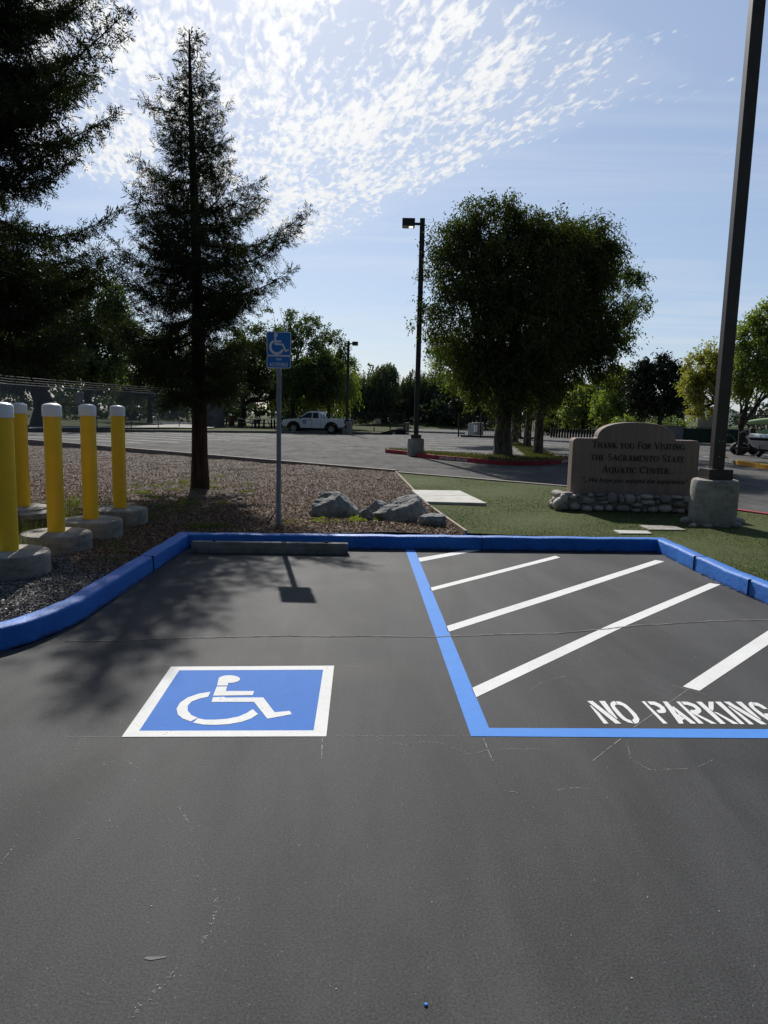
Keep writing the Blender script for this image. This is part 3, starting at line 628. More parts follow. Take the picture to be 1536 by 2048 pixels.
sym = [head, [zz(*q) for q in [(657, 207), (707, 221), (705, 236), (651, 236)]],
       [zz(*q) for q in [(649, 241), (702, 241), (695, 264), (841, 264), (833, 285), (630, 288)]],
       [zz(*q) for q in [(630, 296), (686, 294), (694, 298), (887, 297), (945, 373), (1022, 366), (1033, 383), (908, 406), (840, 320), (622, 320)]],
       [zz(*q) for q in [(617, 268), (560, 277), (500, 297), (460, 325), (443, 355), (450, 385), (475, 405), (515, 420), (552, 402), (520, 388), (500, 365), (500, 340), (520, 318), (560, 303), (605, 293)]],
       [zz(*q) for q in [(528, 427), (580, 436), (640, 438), (710, 434), (780, 421), (825, 405), (860, 382), (833, 357), (800, 378), (760, 395), (700, 407), (640, 411), (590, 411), (552, 404)]]]
flat('wheelchair_symbol', sym[1:], .0036, 'white_paint', pm, tr=trp)
flat('wheelchair_symbol', sym[:1], .0039, 'white_paint', pm, tr=trp).name = 'symbol_head'
# stencilled words
def st(a, b): return (1160+a/4.085, 1380+b/4.085)
def shN(q, dx, sh, dy=6): return [(a+dx+(b-92)/185*sh, b+dy) for a, b in q]
Nn = [[(58, 92), (104, 92), (338, 277), (290, 277)], [(155, 92), (203, 92), (308, 238), (298, 238), (232, 185)], [(80, 128), (92, 130), (158, 190), (233, 277), (195, 277)]]
Oo = [[(285, 93), (262, 97), (248, 112), (250, 130), (268, 160), (305, 205), (350, 245), (395, 268), (438, 276), (415, 250), (385, 240), (350, 212), (315, 172), (288, 142), (285, 125), (300, 122)],
      [(292, 94), (330, 98), (375, 120), (420, 160), (460, 200), (485, 240), (480, 265), (460, 277), (445, 276), (425, 248), (438, 238), (440, 228), (425, 205), (390, 165), (350, 132), (320, 122), (305, 122)]]
Pp = [[(503, 95), (530, 95), (555, 125), (716, 277), (680, 277)], [(548, 95), (610, 97), (650, 115), (690, 145), (705, 175), (695, 190), (660, 192), (640, 188), (625, 165), (655, 165), (658, 155), (635, 138), (605, 125), (575, 122)]]
Aa = [[(675, 96), (712, 96), (760, 150), (820, 215), (858, 240), (835, 248), (845, 277), (808, 277)], [(752, 135), (768, 140), (950, 277), (905, 277), (828, 215), (790, 195)]]
Rr = [[(785, 97), (815, 97), (850, 135), (1012, 277), (970, 277)], [(825, 97), (880, 99), (940, 120), (985, 155), (992, 180), (975, 195), (960, 200), (1118, 278), (1072, 278), (905, 185), (900, 165), (940, 165), (945, 155), (920, 138), (880, 125), (850, 122)]]
Kk = [[(948, 98), (992, 98), (1192, 279), (1148, 279)], [(1048, 98), (1090, 98), (1092, 150), (1085, 175), (1052, 150)], [(1090, 180), (1120, 185), (1297, 280), (1250, 280)]]
Ii = [[(1102, 98), (1148, 98), (1345, 281), (1310, 281)]]
N2 = [shN(q, 1114, 75) for q in Nn]
Gg = [shN(Oo[0], 1118, 85), [(1408, 104), (1448, 106), (1490, 126), (1535, 158), (1500, 158), (1465, 138), (1440, 130), (1424, 130)], [(1500, 195), (1575, 195), (1650, 262), (1640, 284), (1566, 284), (1548, 262), (1590, 262), (1560, 222), (1525, 222)]]
c1 = G(1400, 1430)
o = flat('no_parking_lettering', [[st(*q) for q in pl] for pl in Nn+Oo+Pp+Aa+Rr+Kk+Ii+N2+Gg], .0020, 'white_paint', tr=lambda a, b: (G(a, b).x-c1.x, G(a, b).y-c1.y))
o.location = (c1.x, c1.y, 0); tag(o, 'white stencilled NO PARKING lettering on the asphalt above the blue line', 'pavement marking')
# ribbons for chalk lines and cracks
def ribbon(name, pts, wpx, z, mat, jit=0.0, sub=12, world=False, brk=0.0):
    mb = MB(); P3 = []
    for a, b in zip(pts[:-1], pts[1:]):
        for i in range(sub): P3.append((lerp(a[0], b[0], i/sub), lerp(a[1], b[1], i/sub)))
    P3.append(pts[-1]); q = [G(a, b) if not world else Vector((a, b, 0)) for a, b in P3]
    ph = random.random()*10; acc = 0.0; Ls = []; Rs = []
    for i, p in enumerate(q):
        d = (q[min(i+1, len(q)-1)]-q[max(0, i-1)]).normalized(); nn = Vector((-d.y, d.x, 0)); acc = acc*0.7+random.uniform(-jit, jit)
        c_ = p + nn*acc; hw = wpx/2*random.uniform(0.55, 1.3)
        Ls.append((c_.x+nn.x*hw, c_.y+nn.y*hw, z)); Rs.append((c_.x-nn.x*hw, c_.y-nn.y*hw, z))
    k = len(q); mb.add(Ls+Rs, [(i, i+1, k+i+1, k+i) for i in range(k-1) if i == 0 or random.random() >= brk])
    o = mb.build(name, mat)
    if o.data.polygons[0].normal.z < 0: o.data.flip_normals()
    o['kind'] = 'structure'; return o
crk = [(130, 1284), (260, 1282), (380, 1277), (470, 1274.5), (560, 1273), (660, 1274), (780, 1274), (870, 1275), (1000, 1270), (1120, 1268), (1200, 1260), (1270, 1252), (1340, 1249), (1430, 1243), (1536, 1241), (1620, 1240)]
ribbon('crack_edge', [(a, b-1.2) for a, b in crk], 0.013, .0030, 'crack_edge', 0.006, 14)
ribbon('crack', crk, 0.0045, .0036, 'crack', 0.007, 14)
chalks = [([(130, 1473), (243, 1474.7)], .004), ([(655, 1472.6), (800, 1472), (940, 1472.4)], .006), ([(645, 1476), (643, 1520)], .006), ([(966, 1476), (985, 1522)], .006), ([(669, 1333), (722, 1333.5)], .005),
          ([(1242, 1478), (1185, 1522)], .006), ([(1268, 1455), (1395, 1366)], .005), ([(1345, 1371), (1412, 1389)], .006), ([(1122, 1111), (1152, 1103)], .005), ([(165, 1478), (150, 1500)], .003),
          ([(755, 1476), (790, 1486), (812, 1491), (850, 1483), (880, 1486), (915, 1500), (940, 1508), (985, 1498), (1080, 1498)], .007), ([(355, 1612), (372, 1640), (384, 1664)], .006), ([(430, 1780), (432, 1815), (420, 1860), (402, 1888)], .010),
          ([(360, 1935), (330, 1965), (290, 2005), (255, 2040)], .010), ([(245, 1515), (285, 1545)], .006), ([(1253, 1482), (1262, 1520), (1300, 1540), (1390, 1537), (1425, 1520)], .003), ([(1006, 1582), (1045, 1586)], .006),
          ([(1110, 1581), (1150, 1576), (1185, 1579)], .007), ([(0, 1730), (30, 1690)], .004), ([(1060, 1380), (1085, 1364), (1132, 1352)], .003)]
def scuff(pts, wd):
    mb = MB(); q = [G(a, b) for a, b in pts]
    for a, b in zip(q[:-1], q[1:]):
        Lg = (b-a).length; d = (b-a).normalized(); nn = Vector((-d.y, d.x, 0))
        for i in range(int(Lg*230)):
            t = random.random(); dens = .5+.5*math.sin(t*9+a.x*7)
            if random.random() > .35+.65*dens: continue
            c_ = a.lerp(b, t)+nn*random.gauss(0, wd*.55); l = random.uniform(.0012, .0055); w2 = random.uniform(.0008, .0022); dd = (d+nn*random.gauss(0, .5)).normalized(); n2 = Vector((-dd.y, dd.x, 0))
            mb.add([tuple(c_+dd*l*u_+n2*w2*v_)[:2]+(.0014,) for u_, v_ in ((-1, -.3), (-.2, -1), (1, -.2), (.6, .8), (-.6, .7))], [(0, 1, 2, 3, 4)])
    if mb.f: o = mb.build('chalk_line', 'chalk'); o['kind'] = 'structure'
for pts, wd in chalks:
    if not (len(pts) == 2 and (abs(pts[0][0]-pts[1][0]) > 60 or pts[0][1] == 1476 or pts[0][0] in (1242, 669))): scuff(pts, wd)
    else: ribbon('chalk_line', pts, wd*0.6, .0015, 'chalk', wd*0.12, 16, brk=0.0 if len(pts) == 2 and abs(pts[0][0]-pts[1][0]) > 60 else 0.12)
# small pale stones, paint drips, flecks lying about
for k in range(1):
    fm = MB()
    for i in range(230):
        x = random.uniform(-2.6, 3.3); y = random.uniform(1.6, 8.3) if random.random() < .7 else random.uniform(1.3, 3.5); r = random.uniform(.0015, .0045)
        fm.blob((x, y, r*0.3), (r*.8, r*random.uniform(.5, 1.0), r*.4), i, 5, random.random()*3)
    o = fm.build('loose_grit', 'concrete_light'); tag(o, kind='stuff')
p = G(852, 2011); o = MB().lathe([(0.0001, .005), (.004, .005), (.0055, .003), (.006, .0)], 12).build('blue_paint_drop', 'blue_line', loc=(p.x, p.y, 0.001)); o['kind'] = 'structure'
p = G(309, 1917); o = MB().add([(-.03, -.004, .0015), (-.01, -.008, .0015), (.03, .002, .0015), (.034, .010, .0015), (0, .006, .0015), (-.026, .004, .0015)], [(0, 1, 2, 3, 4, 5)]).build('paint_fleck', 'crack_edge', loc=(p.x, p.y, 0)); o['kind'] = 'structure'
# old stall lines on the far lot
for ex, ey in ((286, 886.3), (356, 885), (410, 882.5), (459, 880.6), (497, 878.5), (531, 877), (584, 874.7), (606, 873)):
    a = G(ex, ey); b = G(ex-280, ey-15.5); d = (a-b).normalized(); nn = Vector((-d.y, d.x, 0))*.055
    flat('old_stall_line', [[a+nn, a-nn, b-nn, b+nn]], .004, 'old_line', kind='structure', tr=None) if False else None
    mb = MB().add([(q.x, q.y, .004) for q in (a-nn, a+nn, b+nn, b-nn)], [(0, 1, 2, 3)]); o = mb.build('old_stall_line', 'old_line'); o['kind'] = 'structure'
for i, (sy, ex) in enumerate(((880, 985), (883.5, 990), (887.5, 992), (892, 994), (897, 996), (902.5, 990))):
    a = G(850, sy-3); b = G(ex, sy+2); d = (b-a).normalized(); nn = Vector((-d.y, d.x, 0))*.06
    mb = MB().add([(q.x, q.y, .004) for q in (a-nn, a+nn, b+nn, b-nn)], [(0, 1, 2, 3)]); o = mb.build('old_stall_line', 'old_line'); o['kind'] = 'structure'
for (a, b) in (((1085, 889), (1140, 891)), ((1090, 884), (1145, 885.5)), ((1405, 913), (1440, 914))):
    a = G(*a); b = G(*b); d = (b-a).normalized(); nn = Vector((-d.y, d.x, 0))*.07
    mb = MB().add([(q.x, q.y, .004) for q in (a-nn, a+nn, b+nn, b-nn)], [(0, 1, 2, 3)]); o = mb.build('old_stall_line', 'old_line'); o['kind'] = 'structure'

# ------------------------------------------------------------ wheel stop
a = G(381, 1106); b = G(695, 1110)
ws = empty('wheel_stop', (lerp(a.x, b.x, .5), lerp(a.y, b.y, .5)+.075, 0), 'long grey concrete wheel stop lying in front of the blue kerb', 'wheel stop', rz=math.atan2(b.y-a.y, b.x-a.x))
ln = (b-a).length/2
mb = MB(); mb.prism([(-.075, 0.0), (-.072, .06), (-.045, .125), (.045, .125), (.072, .06), (.075, 0)], 'x', -ln, ln); mb.build('stop_body', 'concrete_dark', ws, bevel=.008)
for sx in (-.72, .72):
    MB().lathe([(.018, 0), (.018, .012), (.012, .018)], 12).build('anchor_pin', 'black', ws, loc=(sx*ln, .0, .125))

# ------------------------------------------------------------ bollards
def in_poly(x, y, poly):
    c = False; j = len(poly)-1
    for i in range(len(poly)):
        if (poly[i][1] > y) != (poly[j][1] > y) and x < (poly[j][0]-poly[i][0])*(y-poly[i][1])/(poly[j][1]-poly[i][1])+poly[i][0]: c = not c
        j = i
    return c
proto = empty('bollard', (0, 0, 0), '', 'bollard', 'yellow bollards by the left kerb')
MB().lathe([(.088, 0), (.088, 1.23)], 40).build('yellow_sleeve', 'yellow', proto, smooth=40)
MB().lathe([(.094, 1.222), (.097, 1.225), (.097, 1.325), (.093, 1.338), (.075, 1.350), (.04, 1.360), (.0001, 1.364)], 40).build('white_cap', 'cap_white', proto, smooth=40)
MB().lathe([(.35, -.30), (.358, -.20), (.355, -.10), (.357, -.03), (.345, -.008), (.30, .0), (.09, .004)], 48).build('concrete_collar', 'concrete', proto, smooth=35)
bl = [((17, 1103), 6.47, 'yellow bollard nearest the viewer, cut by the left edge'), ((113, 1065), 7.50, 'yellow bollard second nearest, on a collar with sunlit patches'), ((182, 1039), 8.42, 'third yellow bollard in the front row, between two others'),
      ((240, 1017), 9.44, 'yellow bollard at the right end of the row, farthest from the left edge'), ((47, 1014), 9.35, 'yellow bollard standing behind the nearest one, on a low slab')]
for i, (q, Y, lab) in enumerate(bl):
    o = proto if i == 0 else copy_tree(proto)
    p = P(q[0], q[1], Y); o.location = (p.x, p.y, p.z+.01); o.rotation_euler.z = i*1.3; o['label'] = lab
p = P(60, 1022, 9.1)
o = MB().box((0, 0, 0), (.52, .36, .08)).build('concrete_slab', 'concrete', bevel=.012, loc=(p.x+.12, p.y+.05, .21)); o.rotation_euler = (0.06, -.05, .5); tag(o, 'tilted flat concrete slab behind the nearest bollard', 'slab')

# ------------------------------------------------------------ accessible parking sign
p = P(557, 1048, 9.1); sx_, sy_ = p.x, 9.1; gz = .10
sg = empty('accessible_parking_sign', (sx_, sy_, gz), 'blue accessible parking sign reading VAN ACCESSIBLE on a grey post', 'sign')
top = P(557, 664, 9.1).z-gz; bot = P(557, 737, 9.1).z-gz; midz = P(557, 711.8, 9.1).z-gz
MB().lathe([(.030, -.2), (.030, top-.02)], 20).build('post', 'steel', sg, smooth=40)
MB().lathe([(.034, .0), (.034, .34), (.030, .345)], 20).build('post_sleeve', 'steel', sg, smooth=40)
W_ = 0.305
def rrect(w, h, r, n=6, cx=0, cz=0):
    q = []
    for (ax, az, a0) in ((w/2-r, h/2-r, 0), (-w/2+r, h/2-r, 90), (-w/2+r, -h/2+r, 180), (w/2-r, -h/2+r, 270)):
        for i in range(n+1): a = rad(a0+90*i/n); q.append((cx+ax+r*math.cos(a), cz+az+r*math.sin(a)))
    return q
def plate(cz, h, nm, r0):
    pl = MB().prism(rrect(W_, h, r0), 'y', -.0345, -.0315, (0, 0, cz)).build(nm, 'sign_white', sg)
    MB().prism(rrect(W_-.018, h-.018, r0-.006), 'y', -.0365, -.0345, (0, 0, cz)).build('blue_field', 'sign_blue', pl)
    return pl
hu = top-midz; hl = midz-bot
pu = plate((top+midz)/2, hu-.002, 'symbol_panel', .022); pl_ = plate((midz+bot)/2, hl-.002, 'lettering_panel', .026)
def zs(a, b):   # zoomed sign pixels -> plate coordinates
    return ((a-635)/795*W_, top-(b-390+ (a-635)*-.025)/(1250-390)*hu)
arcp = []
def ringarc(cx, cz, ro, ri, a0, a1, n=26):
    return [(cx+ro*math.cos(rad(lerp(a0, a1, i/n))), cz+ro*math.sin(rad(lerp(a0, a1, i/n)))) for i in range(n+1)] + [(cx+ri*math.cos(rad(lerp(a1, a0, i/n))), cz+ri*math.sin(rad(lerp(a1, a0, i/n)))) for i in range(n+1)]
cx_, cz_ = zs(570, 935); ro = 250/795*W_; ri = 172/795*W_
mb = MB(); lay = -.0380
wpoly = [ringarc(cx_, cz_, ro, ri, 118, 338), [zs(*q) for q in ((480, 500), (545, 520), (545, 700), (715, 705), (715, 770), (545, 775), (550, 800), (785, 822), (875, 1045), (955, 1018), (965, 1075), (845, 1115), (745, 875), (505, 862))], [(zs(538, 505)[0]+.025*math.cos(t*math.pi/10), zs(538, 505)[1]+.025*math.sin(t*math.pi/10)) for t in range(20)]]
for i, q in enumerate(wpoly): mb.prism(q, 'y', lay-.0006*i, -.0364)
mb.build('wheelchair_symbol', 'sign_white', pu)
for s_, w0, h0, yy in (('VAN', .070, .036, 0.60), ('ACCESSIBLE', .232, .044, 0.16)):
    z_ = bot + hl*yy
    m4 = Matrix(((1, 0, 0, -w0/2), (0, 0, -1, -.0375), (0, 1, 0, z_), (0, 0, 0, 1)))
    place_text(text_mesh(s_, bold=.012), 'lettering', 'sign_white', w0, h0, m4, pl_)
for z_ in (top-.03, midz+.03, bot+.03): MB().prism([(.006*math.cos(t), .006*math.sin(t)) for t in (0, 1.05, 2.1, 3.14, 4.2, 5.25)], 'y', -.040, -.036, (0.012, 0, z_)).build('bolt', 'steel', sg)
mb = MB(); mb.tube([(sx_-.22, sy_-.02, .12), (sx_-.12, sy_+.02, .20), (sx_-.02, sy_+.03, .36)], .007, 6); o = mb.build('bent_hose', 'black'); tag(o, 'thin black irrigation tube bent up beside the sign post', 'irrigation tube')

# ------------------------------------------------------------ monument sign
YM = 11.55
def q3(px, py, Y=YM): return P(px, py, Y)
zb = q3(1200, 987).z; zs1 = q3(1170, 876).z; zt = q3(1277, 845).z
xl = q3(1142, 960).x; xr = q3(1400, 900).x; xa = q3(1196, 873).x; xb = q3(1351, 876).x
cxm = (xl+xr)/2
mon = empty('monument_sign', (cxm, YM, .13), 'tan concrete sign with arched top reading THANK YOU FOR VISITING on a cobble base', 'sign')
def lz(z): return z-.13
prof = []
r_ = .07
for i in range(7): a = rad(180-90*i/6); prof.append((xl-cxm+r_+r_*math.cos(a), lz(zs1)-r_+r_*math.sin(a)))
ax0, ax1 = xa-cxm, xb-cxm; am = (ax0+ax1)/2; ar = (ax1-ax0)/2; ah = zt-zs1
for i in range(25): a = rad(180-180*i/24); ca, sa = math.cos(a), math.sin(a); prof.append((am+ar*math.copysign(abs(ca)**.85, ca), lz(zs1)+ah*sa**.80+.001))
for i in range(7): a = rad(90-90*i/6); prof.append((xr-cxm-r_+r_*math.cos(a), lz(zs1)-r_+r_*math.sin(a)))
prof += [(xr-cxm, lz(zb)-.03), (xl-cxm, lz(zb)-.03)]
MB().prism(prof, 'y', 0, .26).build('sign_panel', 'tan', mon, bevel=.022, seg=3)
# raised arch moulding
def line(s, x0_, y0_, x1_, hpx, nm, serifed=True, drop=0):
    A = q3(x0_, y0_); B = q3(x1_, y0_+(x1_-x0_)*.0244); w_ = B.x-A.x; h_ = hpx/F*YM
    m4 = Matrix(((1, 0, 0, A.x-cxm), (0, 0, -1, -.003), (0, 1, 0, A.z-.13), (0, 0, 0, 1)))
    me = serif_mesh(s) if serifed else text_mesh(s, shear=.32, bold=.016)
    return place_text(me, nm, 'letter', w_, h_, m4, mon)
line('Thank you For Visiting', 1184, 896, 1368, 14.6, 'engraved_line')
line('the Sacramento State', 1181, 920.5, 1368, 14.4, 'engraved_line')
l3 = line('Aquatic Center...', 1204, 947.5, 1349, 17.0, 'engraved_line')
line('"...We hope you enjoyed the experience"', 1165, 966.5, 1375, 12.5, 'engraved_quote', False)
# cobble plinth
core = MB().box(((q3(1112, 1010).x+q3(1392, 1010).x)/2-cxm, .10, lz(zb)/2-.02), (q3(1392, 1010).x-q3(1112, 1010).x, .42, lz(zb)-.02)); core.build('mortar_core', 'concrete', mon, bevel=.04)
zc4 = 3.227
stones = [(275, 1010, 60, 32), (312, 1005, 26, 34), (288, 1070, 78, 50), (390, 1000, 34, 26), (378, 1035, 80, 50), (450, 1000, 70, 26), (455, 1022, 55, 18), (470, 1045, 60, 28), (527, 1020, 62, 72), (583, 1027, 32, 60), (640, 1030, 78, 70), (698, 1025, 22, 40),
          (755, 1013, 82, 32), (760, 1048, 84, 36), (818, 1013, 28, 18), (818, 1045, 30, 34), (870, 1028, 72, 56), (945, 1015, 76, 22), (1012, 1030, 64, 50), (955, 1058, 80, 48), (330, 1047, 50, 18), (205, 1075, 78, 52), (220, 1020, 60, 60), (195, 1045, 60, 60), (362, 1085, 78, 42), (440, 1085, 62, 38),
          (505, 1082, 58, 46), (594, 1085, 102, 44), (690, 1065, 68, 30), (678, 1100, 72, 24), (732, 1098, 28, 26), (788, 1093, 64, 44), (868, 1088, 92, 54), (962, 1102, 66, 32), (915, 1105, 20, 22), (1025, 1090, 52, 46), (240, 1000, 80, 40), (168, 1060, 40, 60), (185, 1090, 50, 36)]
mb = MB(); rs = random.Random(5)
for i, (a, b, w1, h1) in enumerate(stones):
    p = q3(1060+a/zc4, 680+b/zc4, YM-.12); sc_ = (YM-.12)/F/zc4
    mb.blob((p.x-cxm, -.12+rs.uniform(-.015, .015), max(.035, lz(p.z))), (w1/2*sc_*1.04, .10, h1/2*sc_*1.06), i, 14, rs.uniform(-.1, .1))
for i in range(14):
    yy = rs.uniform(-.05, .32); zz_ = rs.choice((.06, .15, .24)); mb.blob((xl-cxm-.16+rs.uniform(-.02, .02)-(.04 if zz_ < .1 else 0), yy, zz_), (.09, rs.uniform(.07, .12), rs.uniform(.05, .07)), 50+i, 12)
for i in range(20): mb.blob((rs.uniform(xl-cxm-.1, xr-cxm), .32, rs.choice((.06, .16, .25))), (.09, .06, .06), 80+i, 10)
mb.build('cobble_base', 'cobble', mon, smooth=60)

# ------------------------------------------------------------ light poles
def light_pole(loc, h, label, sq=.15, base_r=.31, base_h=.66, plate=.33, head=-1, headlen=.62, near=False, lit=True, sink=.1):
    t = empty('light_pole', loc, label, 'light pole')
    MB().lathe([(base_r*.99, -sink), (base_r*1.0, base_h*.5), (base_r*.985, base_h-.05), (base_r*.94, base_h-.012), (base_r*.86, base_h)], 36).build('concrete_footing', 'concrete', t, smooth=35)
    MB().box((0, 0, base_h+.075), (plate, plate, .15)).build('base_cover', 'pole_brown', t, bevel=.006)
    MB().box((0, 0, base_h+h/2), (sq, sq, h), rz=-.07 if near else 0).build('shaft', 'pole_brown' if near else 'black_metal', t, bevel=.012)
    if head:
        z = base_h+h
        MB().box((head*(sq/2+.09), 0, z-.20), (.20, .07, .09)).build('arm', 'black_metal', t, bevel=.005)
        hd = MB().box((head*(sq/2+.19+headlen/2), 0, z-.17), (headlen, .42, .27)).build('lamp_head', 'black_metal', t, bevel=.02)
        fr = MB().box((head*(sq/2+.19+headlen/2), 0, z-.315), (headlen*.94, .38, .03)).build('lens', 'lens', hd)
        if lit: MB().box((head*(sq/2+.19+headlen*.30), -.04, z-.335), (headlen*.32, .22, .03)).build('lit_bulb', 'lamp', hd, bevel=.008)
    return t
YP = 10.25
pb = P(1424, 1052, YP)
def pole_z(px, py, Y): return P(px, py, Y).z
zt_ = pole_z(1428, 958, YP); bx = (P(1382, 1000, YP).x+P(1472, 1000, YP).x)/2
lp = light_pole((bx+.0, YP, .13), 7.2, 'tall square bronze light pole on a round concrete footing before the sign', sq=.165, base_r=(P(1472, 1000, YP).x-P(1382, 1000, YP).x)/2, base_h=zt_-.13, plate=.34, head=0, near=True)
mb = MB()
for (dx, z) in ((-.025, .55), (.03, .55), (-.01, .33)): mb.blob((dx, -.084, zt_-.13+z), (.006, .004, .006), 1, 6)
mb.build('rivet', 'sign_white', lp)
pc = [(1013, 1190), (1205, 1212), (1280, 1210), (1340, 1196), (1330, 1215), (1050, 1215), (1150, 1218), (1305, 1180)]
for i, (a, b) in enumerate(pc):
    p = G(1060+a/zc4, 680+b/zc4-4, .15); rr_ = (.10, .085, .095, .105, .08, .06, .055, .07)[i]
    o = MB().blob((0, 0, 0), (rr_, rr_*.8, rr_*.62), 200+i, 14, i).build('cobble', 'cobble', smooth=60, loc=(p.x, p.y, .135+rr_*.35))
    tag(o, ['leftmost cobble by the near pole footing, alone at its left', 'cobble under the middle front of the near pole footing', 'flattish cobble right of the middle of the near pole footing', 'larger cobble at the right front corner of the near pole footing', 'outermost right cobble by the near pole footing', 'small cobble left of the middle of the near pole footing', 'tiny cobble at the very middle of the near pole footing', 'small cobble tucked behind the right corner of the near pole footing'][i], 'stone', 'cobbles round the near pole footing')
p = P(831, 903, 28.2); zf = P(831, 876, 28.2).z; zt2 = P(840, 437, 28.2).z
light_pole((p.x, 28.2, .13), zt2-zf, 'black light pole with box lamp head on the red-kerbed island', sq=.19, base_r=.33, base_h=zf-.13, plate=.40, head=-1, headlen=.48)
p = P(694, 864, 56.3); zt3 = P(694, 682, 56.3).z
light_pole((p.x, 56.3, 0.0), zt3-1.0, 'dark light pole behind the tail of the white pickup', sq=.2, base_r=.42, base_h=1.0, plate=.4, head=1, headlen=.45, lit=False)
p = P(818, 862, 95); zt3 = P(819, 746, 95).z
t = empty('light_pole', (p.x, 95, 0), 'distant thin pole with a slender arm, left of the island pole', 'light pole')
MB().tube([(0, 0, 0), (0, 0, zt3)], [.12, .08], 8).build('shaft', 'black_metal', t); MB().tube([(0, 0, zt3-.1), (.6, 0, zt3+.15), (1.0, 0, zt3+.2)], .06, 6).build('arm', 'black_metal', t)
p = P(1508, 848, 70); zt3 = P(1510, 795, 70).z
o = MB().tube([(0, 0, 0), (0, 0, zt3+2.5)], .09, 8).build('slim_post', 'black_metal', loc=(p.x, 70, 0)); tag(o, 'slim dark pole standing behind the pale green hulls', 'pole')

# ------------------------------------------------------------ slabs on the turf
def slab(px4, z, th, label, name='concrete_pad', mat='concrete_light'):
    q = [G(a, b, z) for a, b in px4]; c_ = sum(q, Vector())/4
    o = MB().prism([(p.x-c_.x, p.y-c_.y) for p in q], 'z', -th, 0).build(name, mat, bevel=.006, loc=(c_.x, c_.y, z)); return tag(o, label, 'concrete pad')
cs = [(823, 979.5), (920, 981), (974, 1006), (852.5, 1003)]
mA = ((823+852.5)/2-3, (979.5+1003)/2-1.5); mB_ = ((920+974)/2-6, (981+1006)/2-2)
q = [G(a, b, .185) for a, b in cs]; c_ = sum(q, Vector())/4; t = empty('concrete_pad', (c_.x, c_.y, .13), 'large pale concrete pad in two slabs set on the turf by the edging', 'concrete pad')
a1, b1, c1_, d1_ = q; m1 = a1.lerp(d1_, .46); m2 = b1.lerp(c1_, .46); g_ = Vector((0, .012, 0))
for pl in ((a1, b1, m2+g_, m1+g_), (m1-g_, m2-g_, c1_, d1_)):
    MB().prism([(p.x-c_.x, p.y-c_.y) for p in pl], 'z', -.05, .055).build('slab', 'concrete_light', t, bevel=.005)
slab([(1227, 1059.6), (1294, 1061), (1305, 1066.7), (1241, 1066.4)], .155, .06, 'small pale pad sunk in the turf just behind the blue kerb', mat='concrete_light')
slab([(1278.5, 1050), (1348, 1051), (1373, 1059.6), (1298.6, 1058.7)], .15, .06, 'dull pad in the turf in the shadow before the cobble base', mat='concrete')

# ------------------------------------------------------------ boulders
def boulder(px0, px1, py0, py1, Y, seed, label, depth=.8, flatn=9, shape=None, lo=.6, hi=.88):
    c_ = P((px0+px1)/2, py1, Y); w_ = (px1-px0)/F*Y; h_ = (py1-py0)/F*Y*1.05
    bm = bmesh.new(); bmesh.ops.create_icosphere(bm, subdivisions=5, radius=1.0); r = random.Random(seed)
    planes = []
    for i in range(flatn):
        n_ = Vector((r.uniform(-1, 1), r.uniform(-1, 1), r.uniform(-.2, 1))).normalized(); planes.append((n_, r.uniform(lo, hi)))
    if shape: planes += shape
    from mathutils import noise as mn
    for v_ in bm.verts:
        q = v_.co.copy()
        for n_, d_ in planes:
            t = q.dot(n_)-d_
            if t > 0: q -= n_*t
        q += v_.co*(mn.fractal(q*2.2+Vector((seed, 0, 0)), 1.0, 2.0, 4)*.07 + mn.fractal(q*7+Vector((seed, 3, 0)), 1.0, 2.0, 3)*.03)
        v_.co = q
    xs = [v_.co.x for v_ in bm.verts]; zs_ = [v_.co.z for v_ in bm.verts]; cxv = (max(xs)+min(xs))/2; zlo = -.35
    for v_ in bm.verts: v_.co = Vector(((v_.co.x-cxv)/(max(xs)-min(xs))*w_, v_.co.y*w_*.5*depth, (v_.co.z-zlo)/(max(zs_)-zlo)*h_))
    me = bpy.data.meshes.new('boulder'); bm.to_mesh(me); bm.free(); me.materials.append(MAT['rock']); me.polygons.foreach_set('use_smooth', [True]*len(me.polygons)); me.set_sharp_from_angle(angle=rad(50))
    o = bpy.data.objects.new('boulder', me); col.objects.link(o); o.location = (c_.x, Y, c_.z-.01); return tag(o, label, 'boulder')
boulder(617, 718, 983, 1034, 10.35, 3, 'rounded grey boulder, left of the pair beside the sign post', .8, flatn=8, lo=.78, hi=.95, shape=[(Vector((-.35, -.5, .8)).normalized(), .80)])
boulder(742, 862, 988, 1039, 10.1, 11, 'broad light grey boulder with a sloping craggy face touching the edging', .8, shape=[(Vector((-.55, -.35, .75)).normalized(), .48), (Vector((.9, -.1, .3)).normalized(), .7)])
boulder(834, 892, 1027, 1049, 9.55, 21, 'small low flat-topped rock at the right end of the boulders', .7, shape=[(Vector((0, -.1, 1)).normalized(), .45)])
boulder(728, 782, 999, 1032, 10.6, 31, 'dark rock wedged between the two big boulders', .8)
boulder(716, 746, 1016, 1040, 10.0, 41, 'small pale rock between the two big boulders', .8)
for i, (a, b, s_) in enumerate(((458, 990, .07), (468, 996, .05), (480, 993, .06), (447, 983, .05))):
    p = G(a, b, .13); o = MB().blob((0, 0, 0), (s_, s_*.8, s_*.6), 300+i, 12).build('pebble', 'cobble', smooth=50, loc=(p.x, p.y, bedz(p.x, p.y)+s_*.3)); tag(o, ['upper pale stone right of the redwood trunk', 'small pale stone in the middle of the group right of the redwood trunk', 'rightmost pale stone right of the redwood trunk', 'pale stone nearest the redwood trunk base'][i], 'stone', 'small stones by the redwood')

